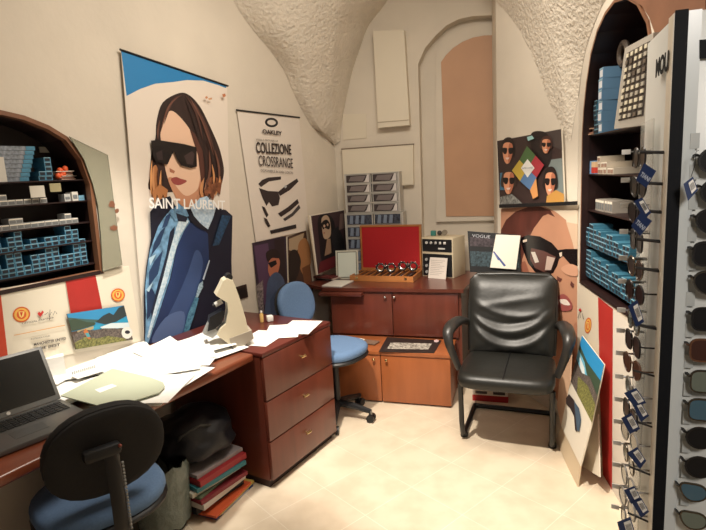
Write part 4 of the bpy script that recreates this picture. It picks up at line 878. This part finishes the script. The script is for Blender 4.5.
# table mirror and papers
mp_=onz(347.5,279,CZ+.002); mr=thing('table_mirror','small white framed table mirror on the counter left of the lens case','mirror',mp_,R(-8))
MM=at(mp_,R(-8))@Matrix.Rotation(R(-10),4,'X')
mb=MB(); mw,mh=.185,.235
for a,b in (((-mw/2,0,0),(-mw/2+.014,.012,mh)),((mw/2-.014,0,0),(mw/2,.012,mh)),((-mw/2+.014,0,0),(mw/2-.014,.012,.014)),((-mw/2+.014,0,mh-.014),(mw/2-.014,.012,mh))): mb.box(a,b,mat('mirror_white',(190,186,170),.4),MM); mb.box((-mw/2+.012,-.001,.012),(mw/2-.012,.0028,mh-.012),mat('mirror_inner_edge',(90,88,78),.4),MM)
mb.build('frame',mr)
mb=MB(); mb.box((-mw/2+.018,-.0025,.018),(mw/2-.018,-.0012,mh-.018),mat('mirror_face',(206,212,200),.12,metal=0,coat=.6),MM); mb.build('glass',mr)
sheet(338,284,CZ+.002,-25,w=.17,h=.22,m=K((206,202,192)),label='white booklet lying before the small table mirror',name='booklet',cat='booklet',group=None,th=.008)
for i,(x,y,c,l) in enumerate([(327,280,(60,40,40),'dark booklet at the bottom of the counter\'s left pile'),(330,279,(170,150,140),'beige booklet in the counter\'s left pile'),(327,278,(92,40,38),'maroon booklet on top of the counter\'s left pile')]):
    sheet(x-2,y-1,CZ+.002+i*.011,40+i*8,w=.1,h=.2,m=K(c),label=l,name='booklet',cat='booklet',group='booklets piled on the left counter end',th=.009)
tp_=onz(319,275,CZ+.03); blob((tp_.x,tp_.y,CZ+.047),(.03,.022,.045),WHITE,5,'white_tissue','crumpled white tissue on the far left end of counter','tissue',amp=.35)
# cream two-deck instrument
i0=onz(422.5,276,CZ+.001); ra=R(-38)
iu=V((math.cos(ra),math.sin(ra),0)); IM=at(i0,ra)
iw=.275; ih=.315; idp=.215
ins=thing('optical_instrument','cream two-deck instrument with black front panels and knobs on the counter','instrument',i0+iu*iw/2,ra)
cas=mat('instrument_case',(200,186,158),.5)
mb=MB(); mb.box((0,.004,0),(iw,idp,ih),cas,IM,bev=.004); mb.build('case',ins)
mb=MB(); mb.box((.008,-.001,.205),(iw-.008,.004,ih-.012),BLK,IM); 
for k in range(5): mb.cyl((.05+k*.042,-.001,.275),(.05+k*.038,-.010,.275),.011,LGREY,IM,n=10)
mb.box((.15,-.002,.225),(.21,-.001,.237),LGREY,IM); mb.build('upper_panel',ins)
mb=MB(); mb.box((.008,-.001,.01),(iw-.008,.004,.185),BLK,IM)
for k in range(3): mb.cyl((.045,-.001,.04+k*.05),(.045,-.011,.04+k*.05),.012,GREYP,IM,n=10)
mb.build('lower_panel',ins)
def f(mb): 
    M=IM@Matrix.Translation(V((.08,-.05,.0)))@Matrix.Rotation(R(-14),4,'X'); mb.box((0,0,0),(.155,.002,.165),K((206,196,186)),M)
    for k in range(9): mb.box((.015,-.0006,.14-k*.014),(.135-.02*(k%3),0,.143-k*.014),K((150,140,134)),M)
simple('printed_notice','printed white notice sheet leaning on the front of the cream instrument','notice',f)
def f(mb):
    M=at(onz(432,240,CZ+.30),0); mb.box((-.04,-.02,0),(.0,.02,.035),K((70,140,130)),M); mb.ball((.02,0,.02),.02,K((60,52,48)),M); mb.cyl((.05,0,.01),(.05,.02,.04),.018,K((120,110,96)),M)
bx=IM@V((.07,idp-.08,ih))
def f2(mb):
    M=at((bx.x,bx.y,bx.z+.0005),-.3); mb.box((-.05,-.02,0),(-.01,.02,.04),K((50,120,112)),M,bev=.004); mb.ball((.02,0,.02),.02,K((60,52,48)),M); mb.cyl((.06,-.01,.022),(.06,.02,.022),.022,K((130,120,104)),M)
simple('small_gadget','small teal and dark gadget on top of the cream instrument','gadget',f2)
# frames on the side stand
FRp=Pl((.99,3.57,.80),(.951,-.309,0),(.03,.09,.95))
def frame_board(q,o,label,name,layers,base,cat='picture'):
    return printed(FRp,name,label,cat,q,layers,base=base,o=o,th=.008)
pt=frame_board([(467.5,231),(519.5,235),(521,275),(470,272)],.0,'black card with dark product pictures behind the armchair top','display_card',
 [([(470,237),(517,240),(518,248),(470,246)],mat('dark_pics',(60,52,56),.4,var=.8,scale=60)),([(470,251),(518,253),(519,268),(471,266)],mat('dark_pics2',(52,66,72),.4,var=.8,scale=70))],K((18,18,20)))
add_text(FRp,'VOGUE',472,237,490,238.4,3,K((170,170,176)),pt,.004)
pt=frame_board([(496,234.5),(520.5,235.5),(516,269.5),(490,267.5)],.02,'white sheet with a blue stripe leaning on black display card','leaning_sheet',
 [(([(493,252),(494,251),(506,265.5),(504,266.5)]),K((70,84,140))),([(494,253.5),(495,253),(499,260),(498,260.5)],K((110,120,160)))],K((224,220,206)),'sheet')
# ================================================================== BLUE TASK CHAIR (behind)
def cushion(mb,w,d,h,m,M,r=.03,k=2.6,n=28):
    # superellipse pad, X width, Y depth, Z height
    prof=[(0,0,0)]
    vs=[];fs=[]; rings=[(.0,0),(.9,0),(.97,.12),(1.0,.4),(.985,.7),(.93,.9),(.8,.98),(.5,1.02),(0,1.03)]
    for (q,zz_) in rings:
        for i in range(n):
            a=2*PI*i/n; c,s_=math.cos(a),math.sin(a); x=abs(c)**(2/k)*(1 if c>0 else -1)*w/2*q; y=abs(s_)**(2/k)*(1 if s_>0 else -1)*d/2*q
            vs.append((x,y,zz_*h))
    for j in range(len(rings)-1):
        for i in range(n): fs.append((j*n+i,j*n+(i+1)%n,(j+1)*n+(i+1)%n,(j+1)*n+i))
    mb.add(vs,fs,m,M,True)
def star_base(root,hz,n=5,a0=0,rr=.27):
    mb=MB()
    for k in range(n):
        a=a0+2*PI*k/n; mb.tube([(0,0,.11),(rr*.5*math.cos(a),rr*.5*math.sin(a),.095),(rr*math.cos(a),rr*math.sin(a),.07)],[.028,.022,.016],BLK,n=8)
    mb.build('star_base',root,local=True)
    for k in range(n):
        a=a0+2*PI*k/n; x,y=rr*math.cos(a),rr*math.sin(a); mb=MB(); t=V((-math.sin(a),math.cos(a),0))
        for s in (-1,1): mb.cyl(V((x,y,.027))+t*s*.008,V((x,y,.027))+t*s*.026,.026,BLK,n=14)
        mb.cyl((x,y,.03),(x,y,.075),.009,STEEL); mb.build('caster',root,local=True)
    mb=MB(); mb.cyl((0,0,.08),(0,0,hz-.02),.024,BLK); mb.build('gas_column',root,local=True)
def task_chair(label,loc,rz,seatz,seat_w,seat_d,back_w,back_h,back_z,back_y,mback,mrear,a0,rr=.27,tilt=8):
    t=thing('task_chair',label,'chair',loc,rz); star_base(t,seatz-.03,5,a0,rr)
    mb=MB(); cushion(mb,seat_w,seat_d,.06,BLUEF,Matrix.Translation(V((0,0,seatz-.045))),k=2.5); mb.build('seat',t,local=True)
    mb=MB(); cushion(mb,seat_w*1.01,seat_d*1.01,-.035,BLK,Matrix.Translation(V((0,0,seatz-.04))),k=2.5); mb.build('seat_shell',t,local=True)
    # back pad : local +Y is the back of the chair
    BMt=Matrix.Translation(V((0,back_y,back_z)))@Matrix.Rotation(R(90-tilt),4,'X')
    mb=MB(); cushion(mb,back_w,back_h,.045,mback,BMt,k=2.25); bk=mb.build('backrest',t,local=True)
    mb=MB(); cushion(mb,back_w*1.0,back_h*1.0,-.025,mrear,BMt,k=2.25); mb.build('back_shell',bk,local=True)
    return t,BMt
sc2=onz(341,349,.46)
task_chair('blue fabric swivel chair behind the drawer unit, backrest towards the left wall',(-.13,3.33,0),math.atan2(.42,.9)-PI/2+R(70+65)*0+R(108-90)+R(0),.46,.42,.42,.36,.30,.76,.0,BLUEF,BLK,.2) if False else None
cx,cy=-.155,3.335
bx_,by_=-.44,3.56   # backrest position
rz2=math.atan2(by_-cy,bx_-cx)-PI/2
tch,_=task_chair('blue fabric swivel chair between the drawer unit and the back cabinets',(cx,cy,0),rz2,.50,.42,.42,.34,.31,.745,.33,BLUEF,BLKF,R(-22)-rz2,.235,tilt=12)
mb=MB(); mb.tube([(0,.1,.42),(0,.3,.40),(0,.40,.5),(0,.405,.68),(0,.39,.78)],.016,BLK); mb.build('back_bar',tch,local=True)
# foreground chair
bc=onz(106,449,.74); fd=V((-.64,.768,0)); by2=.19
fxy=V((bc.x,bc.y,0))+fd*by2; rzf=math.atan2(-fd.y,-fd.x)-PI/2
fch,FB=task_chair('dark swivel chair with blue seat in the foreground, seen from behind',(fxy.x,fxy.y,0),rzf,.51,.45,.42,.385,.325,.735,by2,BLKF,BLKF,.5,.27,tilt=10)
mb=MB(); mb.tube([(-.0,.05,.42),(-.0,.22,.41),(-.0,.26,.46),(-.0,.262,.60),(-.0,.25,.765)],.024,BLK,n=8,flat=.45)
for k in range(20): mb.box((-.030,.262,.47+k*.0125),(-.024,.27,.476+k*.0125),GREYP)
mb.build('back_bar',fch,local=True)
mb=MB(); mb.box((-.03,.235,.745),(.085,.275,.785),BLK,bev=.012); mb.ball((-.024,.275,.775),.006,mat('red_dot',(120,56,44),.4)); mb.build('adjuster',fch,local=True)
# ================================================================== ARMCHAIR
ac=thing('visitor_armchair','black leather cantilever armchair with armrests by the corner posters','armchair',(.838,2.869,0),R(-22))
for s in (-1,1):
    x=s*.25; mb=MB(); mb.tube([(x,.44,.016),(x,.08,.016),(x,.02,.02),(x*1.0,-.02,.05),(x,-.045,.12),(x,-.07,.38)],.0155,BLKM,n=10); mb.build('leg',ac,local=True)
mb=MB(); mb.tube([(-.25,.44,.016),(.25,.44,.016)],.0155,BLKM,n=10); mb.build('rear_bar',ac,local=True)
for s in (-1,1): 
    mb=MB(); mb.lathe([(0,0),(.022,0),(.024,.01),(.02,.03),(0,.034)],BLK,Matrix.Translation(V((s*.25,.03,0))),n=14); mb.build('foot',ac,local=True)
mb=MB(); cushion(mb,.53,.50,.085,LEATH,Matrix.Translation(V((0,.065,.385))),k=6,n=40)
so=mb.build('seat',ac,local=True)
mb=MB(); mb.tube([(0,-.17,.425),(0,-.165,.468),(0,-.06,.476),(0,.1,.4765),(0,.25,.474)],.0035,BLK,n=6); mb.build('seam',so,local=True)
# back: padded sheet with sag folds
nb,mbk=64,48; vs=[];fs=[]
def backpt(u,v,side):
    # u -1..1 , v 0..1 ; leather back
    w=.258*(1-.05*(1-v)**2)*(1-.10*max(0,v-.85)/.15*max(0,v-.85)/.15); x=u*w; z=.46+v*.46; y=.275+.15*v+.02*v*v
    curv=-.03*(1-u*u)*0+.02*u*u*-1
    thick=.045*(1-abs(u)**6)*(1-abs(2*v-1)**8)+.008
    g=lambda c,w_:math.exp(-(c/w_)**2)
    fold=.014*g(v-.10-.30*u*u,.055)-.009*g(v-.20-.30*u*u,.04)+.013*g(v-.30-.26*u*u-.04*u,.055)-.007*g(v-.40-.22*u*u-.05*u,.035)+.009*g(v-.50-.16*u*u+.06*u,.045)+.006*g(v-.68-.10*u,.05)
    return (x,y+curv-(thick+fold*(1-u*u)) if side else y+thick*.5,z)
for side in (1,0):
    for j in range(nb+1):
        for i in range(mbk+1): vs.append(backpt(-1+2*i/mbk,j/nb,side))
W_=mbk+1; N_=(nb+1)*W_
for j in range(nb):
    for i in range(mbk):
        a=j*W_+i; fs.append((a,a+1,a+W_+1,a+W_)); fs.append((N_+a,N_+a+W_,N_+a+W_+1,N_+a+1))
for i in range(mbk): fs.append((i,N_+i,N_+i+1,i+1)); a=nb*W_+i; fs.append((a,a+1,N_+a+1,N_+a))
for j in range(nb): a=j*W_; fs.append((a,a+W_,N_+a+W_,N_+a)); a=j*W_+mbk; fs.append((a,N_+a,N_+a+W_,a+W_))
mb=MB(); mb.add(vs,fs,LEATH,None,True); bko=mb.build('backrest',ac,local=True)
mb=MB(); mb.tube([backpt(-1,0,0),(-.256,.355,.69),(-.25,.43,.885),(-.215,.445,.918),(0,.45,.922),(.215,.445,.918),(.25,.43,.885),(.256,.355,.69),backpt(1,0,0)],.017,LEATH,n=10); mb.build('piping',bko,local=True)
ARM=mat('arm_plastic',(44,42,40),.38)
for s in (-1,1):
    x=s*.30; p=smooth_pts([(s*.275,.36,.62),(x,.24,.665),(x+s*.02,.10,.675),(x+s*.03,.02,.655),(x+s*.022,-.012,.60),(x,.0,.52),(s*.272,.02,.43)],5,False)
    n=len(p); rr=[.028+.012*math.sin(PI*min(1,i/(n*.6))) if i<n*.6 else .027-.009*(i-n*.6)/(n*.4) for i in range(n)]
    mb=MB(); mb.tube(p,rr,ARM,n=12,flat=.75); mb.build('armrest',ac,local=True)
def f(mb):
    p=onz(490,403,0); M=at(p,R(-18)); mb.box((-.12,.02,0),(.12,.14,.05),K((170,30,34)),M); mb.box((-.12,.0195,.045),(.12,.1402,.085),K((220,206,190)),M); mb.box((-.10,.018,.055),(-.02,.0196,.075),K((60,50,50)),M); mb.box((.02,.018,.055),(.1,.0196,.075),K((60,50,50)),M)
simple('shoe_box','red and white carton on the floor under the black armchair','box',f)
# ================================================================== SUNGLASSES TOWER
TU=V((.317,.948,0)).normalized(); TW=V((TU.y,-TU.x,0)); TP=V((.69,1.15,0))
TF=Pl(TP,TW)             # front face (u to the right)
TS=Pl(TP,-TU)            # side face: u toward camera, so px right = +s ; Y into tower
tz=TF.hit(673,13,0)[1]
tw_=thing('sunglasses_tower','tall white square sunglasses display tower with black edge strips on the right','display tower',TP+TU*.15+TW*.14,math.atan2(TW.y,TW.x))
mb=MB(); W3,D3=.285,.30
mb.box((.004,.004,.06),(W3,D3,tz),TOWW,TF.M,bev=.003); mb.box((.01,.01,0),(W3-.01,D3-.01,.06),TOWB,TF.M); mb.build('column',tw_)
for x,y in ((-.001,-.001),): 
    mb=MB(); mb.box((0,-.003,.06),(.021,.003,tz+.004),TOWB,TF.M); mb.box((-.0025,-.003,.06),(0,.001,tz+.004),TOWB,TF.M); mb.build('edge_strip',tw_)
mb=MB(); mb.box((.0215,-.004,.06),(.045,.003,tz),mat('frosted_trim',(196,202,202),.25),TF.M); mb.build('frosted_trim',tw_)
mb=MB(); mb.box((-.004,.0,.06),(.0035,.045,tz),mat('white_trim',(222,214,198),.35),TF.M); mb.build('side_trim',tw_)
# letters on both faces
add_text(TS,'MOU',655.5,77,668,69,17,TOWB,tw_,.006,bold=.04)
mb=MB(); mb.prism([TF.hit(x,y,.004) for x,y in [(699.5,40),(712,39),(712,58),(699.5,58.5)]],-.006,-.003,TOWB,TF.M); mb.build('logo_block',tw_)
# clear acrylic strips with holders on the side face
mb=MB(); mb.box((-.010,.13,.55),(-.006,.27,1.69),CLEAR,TF.M); mb.build('acrylic_strip',tw_)
# -- sunglasses prototypes
def shape(kind,w=.052,h=.045,n=22):
    out=[]
    for i in range(n):
        a=2*PI*i/n; c,s_=math.cos(a),math.sin(a)
        k={'round':2,'square':3.6,'aviator':2.3,'cat':2.2}[kind]
        x=abs(c)**(2/k)*(1 if c>0 else -1)*w/2; z=abs(s_)**(2/k)*(1 if s_>0 else -1)*h/2
        if kind=='aviator': z-=.10*h*(x/w*2)*-1*(1 if z<0 else .2); x*=1+.12*(z/h)*2
        if kind=='cat': z+=.28*h*(max(0,x/(w/2)))**2; z*=.85
        out.append((x,z))
    return out
def glasses_proto(kind,lens,frame,w=.052,h=.045,tl=.06):
    parts=[]
    sh=shape(kind,w,h)
    for s in (1,-1):
        P_=[(s*(.034)+s*x,z) for x,z in sh]
        a=MB(); a.prism(P_,-.001,.001,lens); parts.append(('lens',a))
        b=MB(); b.tube([(x,0,z) for x,z in P_],.0026,frame,n=5,closed=True); parts.append(('rim',b))
        c=MB(); c.tube([(s*.062,.0,h*.22),(s*.066,.004,h*.22),(s*.066,tl,h*.18)],.0022,frame,n=5); parts.append(('temple',c))
    d=MB(); d.tube([(-.010,0,h*.18),(0,-.001,h*.26),(.010,0,h*.18)],.0022,frame,n=5); parts.append(('bridge',d))
    out=[]
    for nme,mb in parts:
        o=mb.build(nme,local=True); out.append((nme,o.data)); bpy.data.objects.remove(o)
    return out
FBLK=mat('frame_black',(24,22,22),.3); FGUN=mat('frame_gunmetal',(110,104,96),.25,metal=1); FTOR=mat('frame_tortoise',(92,60,40),.3); FGRY=mat('frame_grey',(150,146,140),.4)
def put_glasses(proto,pos,rz,label,group,tilt=0):
    t=thing('sunglasses',label,'sunglasses',pos,rz,group); t.rotation_euler=(tilt,0,rz)
    for nme,me in proto:
        o=bpy.data.objects.new(nme,me); C.objects.link(o); o.parent=t
    return t
# front column: visible left lens edge per row
FL=[(104,703,'round',LENSD,FBLK) if False else (161,699,'round',LENSD,FBLK,'black round sunglasses at the top of the tower\'s front column'),(192,701,'round',LENSD,FBLK,'black round sunglasses behind the front price tag'),(222,696.5,'aviator',LENSD,FBLK,'black teardrop sunglasses just under the front price tag'),
 (254,693.5,'square',LENSD,FBLK,'large black squarish sunglasses upper in the tower\'s front column'),(283,694,'aviator',LENSD,FGUN,'dark grey teardrop sunglasses below the large black squarish pair'),(319,692,'square',LENSD,FBLK,'black wide sunglasses right above the brown-lensed pair'),
 (350,690,'square',LENSB,FTOR,'brown-lensed sunglasses in the tower\'s front column'),(381,690.5,'square',LENSG,FGUN,'grey-green lensed sunglasses under the brown-lensed pair'),(409,688.5,'square',LENSBL,FGUN,'pale blue lensed squarish sunglasses in the front column'),
 (437,686.5,'round',LENSD,FBLK,'black oval sunglasses directly under the pale blue pair'),(466,685.5,'round',LENSD,FBLK,'black oval sunglasses directly above the blue cat-eye pair'),(491,680,'cat',LENSBL,FGUN,'blue-lensed cat-eye sunglasses low in the front column'),(519,680,'cat',LENSG,FGUN,'grey-lensed cat-eye sunglasses lowest in the front column')]
pro={}
for y,x,kd,ln,fr_,lab in FL:
    key=(kd,ln.name,fr_.name)
    if key not in pro: pro[key]=glasses_proto(kd,ln,fr_,.054,.05 if kd!='cat' else .05,.02)
    a=TF.hit(x,y,.024); s=a[0]+.061; put_glasses(pro[key],TF.P(s,a[1],.024),rzof(TF),lab,'sunglasses on the tower front face')
    mb=MB(); b=TF.hit(694-(y-160)*.028,y-20,.004); mb.box((b[0]-.007,-.0052,b[1]-.016),(b[0]+.010,-.004,b[1]+.016),CLEAR if False else mat('holder_grey',(176,180,178),.3),TF.M); mb.build('label_holder',tw_)
    mb=MB(); mb.tube([TF.P(s-.062,a[1]+.012,.024),TF.P(s-.065,a[1]+.014,.012),TF.P(s-.067,a[1]+.012,.004)],.002,FBLK,n=5); mb.build('peg',tw_)
def ptag(pl,quad,o,label,txt=None,th=.001,string=None,flip=False):
    t=thing('price_tag',label,'tag',pl.hp(*quad[3],o),rzof(pl),'navy price tags on the sunglasses tower')
    mb=MB(); mb.prism([pl.hit(x,y,o) for x,y in quad],-o,-o+th,TAGB,pl.M); mb.build('card',t)
    a,b,c,d=[V(q) for q in quad]; q=lambda u,v:tuple((a*(1-u)+b*u)*(1-v)+(d*(1-u)+c*u)*v)
    if txt is None:
        mb=MB(); mb.prism([pl.hit(*q(u,v),o+.001) for u,v in ((.45,.15),(.93,.15),(.93,.85),(.45,.85))],-o-.001,-o-.0003,WHITE,pl.M); sk=mb.build('barcode_sticker',t)
        mb=MB()
        for k in range(5): mb.prism([pl.hit(*q(u,v),o+.0015) for u,v in ((.52+k*.08,.3),(.55+k*.08,.3),(.55+k*.08,.7),(.52+k*.08,.7))],-o-.0015,-o-.0012,BLK,pl.M)
        mb.build('barcode',sk)
    else:
        L=q(.1,.68); R_=q(.9,.68); add_text(pl,txt,L[0],L[1],R_[0],R_[1],4.5,K((190,200,216)),t,o+.0015,bold=.01)
    if string:
        mb=MB(); mb.tube([pl.hp(x,y,o) for x,y in string],.0008,BLK,n=4); mb.build('string',t)
ptag(TF,[(683.5,184),(693,176.5),(698,190),(688,201)],.045,'navy tag with barcode sticker hanging on the tower front',None,string=[(691,177),(695,165),(696,152),(699,150)])
# side column
Yc=[152,182,209,237,265,290,320,342,366,391,415,438,461,484,507,529]
Xc=[621,620,619,618,617,617,615,615,614.5,614,613,612,611.5,611,610.5,610]
SPl=Pl((.66,1.29,0),(0,-1,0))    # vertical plane holding the fronts; u toward camera
kinds=[('round',LENSD,FBLK),('aviator',LENSD,FBLK),('aviator',LENSD,FBLK),('square',LENSD,FBLK),('aviator',LENSD,FGUN),('round',LENSD,FBLK),('round',LENSG,FGUN),('square',LENSD,FBLK),('aviator',LENSB,FTOR),('round',LENSG,FGRY),('square',LENSD,FBLK),('round',LENSG,FGRY),('round',LENSG,FGUN),('aviator',LENSG,FGRY),('round',LENSG,FGRY),('square',LENSG,FGRY)]
descs=['black round','black teardrop','black teardrop','black square','gunmetal teardrop','black round','gunmetal round grey-lensed','black square','tortoise brown-lensed','grey round','black square','pale grey round','gunmetal round','grey teardrop','pale grey round','grey square']
rel=['topmost on the tower side, level with the pale boxes','second from the top on the tower side','third from the top on the tower side','fourth from the top on the tower side','fifth from the top on the tower side','sixth from the top on the tower side','seventh down on the tower side, above the brown-lensed pair','eighth down, directly above the brown-lensed pair on tower side','on the tower side column','directly below the brown-lensed pair','eleventh down on the tower side','twelfth down on the tower side','thirteenth down on the tower side','fourteenth down on the tower side','last but one on the tower side','lowest on the tower side at the picture bottom']
for i,(y,x) in enumerate(zip(Yc,Xc)):
    kd,ln,fr_=kinds[i]; key=(kd,ln.name,fr_.name,'s')
    if key not in pro: pro[key]=glasses_proto(kd,ln,fr_,.05,.046,.045)
    z_=SPl.hit(x+12,y+6,0)[1]; 
    put_glasses(pro[key],V((.692,1.275,z_)),R(-103)+R(6)*((i%3)-1)*.6,descs[i]+' sunglasses, '+rel[i],'sunglasses on the tower side face',tilt=0)
    # rod with white clip
    zc=z_+.022; cpx=Pl((.64,1.36,0),(0,-1,0)).hit(x,y,0)
    fc=TF.P(0,cpx[1],0)+TU*.19; tip=fc-TW*.055
    mb=MB(); mb.cyl(fc,tip,.0022,STEEL,n=6); mb.build('hook_rod',tw_)
    mb=MB(); mb.box((-.010,-.002,-.0055),(.010,.002,.0065),mat('clip_white',(232,228,220),.4),Matrix.Translation(tip)@Matrix.Rotation(R(-30),4,'Z')); mb.build('price_clip',tw_)
    if i%2==0 or i in(1,3):
        mb=MB(); c0=V((.665,1.22,z_+.012)); c1=TF.P(0,z_+.008,0)+TU*.035; mb.tube([c0,(c0+c1)/2,c1],.004 if i<8 else .0025,BLK,n=6); mb.build('peg',tw_)
SPo=.03
TG=Pl((.63,1.20,0),(.55,-.83,0))
for q,txt,lab in [([(644,163),(656,171),(646,188),(636,180)],'TIANI','navy tag lettered in white, topmost on the tower side'),
   ([(634,201),(642,197.5),(651,213),(644,219)],None,'navy barcode tag overlapping another below it on tower side'),
   ([(640,213),(652,221),(640,236),(631,226)],'TIANI','lettered navy tag tucked under the overlapping barcode tag'),
   ([(628,306),(637,300),(644,322),(636,327)],None,'navy barcode tag beside the right niche bottom corner'),
   ([(624,393),(636,388),(646,403),(635,408)],None,'navy barcode tag directly below the brown-lensed sunglasses'),
   ([(632,404),(640,402),(649,416),(641,422)],None,'navy barcode tag hanging just under the first one below brown lenses'),
   ([(621,418),(631,413),(640,429),(630,434)],None,'navy barcode tag at middle height left of the black strip'),
   ([(627,453),(637,447),(646,461),(640,469)],None,'navy barcode tag bent on its own low on the tower side'),
   ([(624,490),(634,486),(641,499),(631,504)],None,'navy barcode tag upper of the lowest overlapping pair'),
   ([(631,501),(641,498),(649,512),(641,518)],None,'navy barcode tag lower of the lowest overlapping pair'),
   ([(617,522),(630,517),(636,536),(622,540)],None,'bright navy tag cut by the bottom edge of the photo')]:
    ptag(TG,q,.0,lab,txt)
# ================================================================== LIGHT
def spot(name,loc,target,power,size,blend,col,rad):
    l=bpy.data.lights.new(name,'SPOT'); l.energy=power; l.spot_size=R(size); l.spot_blend=blend; l.color=col; l.shadow_soft_size=rad
    o=bpy.data.objects.new(name,l); C.objects.link(o); o.location=loc; o.rotation_euler=(V(target)-V(loc)).to_track_quat('-Z','Y').to_euler(); return o
def area(name,loc,target,power,sx,sy,col):
    l=bpy.data.lights.new(name,'AREA'); l.energy=power; l.shape='RECTANGLE'; l.size=sx; l.size_y=sy; l.color=col
    o=bpy.data.objects.new(name,l); C.objects.link(o); o.location=loc; o.rotation_euler=(V(target)-V(loc)).to_track_quat('-Z','Y').to_euler(); return o
WARM=(1,.905,.78)
spot('ceiling_spot',(-.35,1.75,3.1),(.9,3.15,0),470,54,.6,WARM,.05)
spot('desk_spot',(-.75,2.05,3.1),(-1.02,2.62,.74),300,38,.8,(1,.95,.86),.06)
area('ceiling_fill',(.3,2.3,3.15),(.2,2.6,0),50,1.0,1.0,WARM)  # added overhead fill that lifts the walls, not a fixture of the room
spot('tower_fill',(.45,-.9,2.5),(1.0,1.3,1.1),125,50,.5,(1,.93,.86),.25)  # added fill behind the camera to brighten the tower and right wall
w=bpy.data.worlds.new('world'); bpy.context.scene.world=w; w.use_nodes=True; bg=w.node_tree.nodes['Background']; bg.inputs[0].default_value=(1,.90,.80,1); bg.inputs[1].default_value=.17
s=bpy.context.scene; s.view_settings.view_transform='Standard'; s.view_settings.look='None'; s.view_settings.exposure=0; s.view_settings.gamma=1; s.view_settings.use_curve_mapping=False
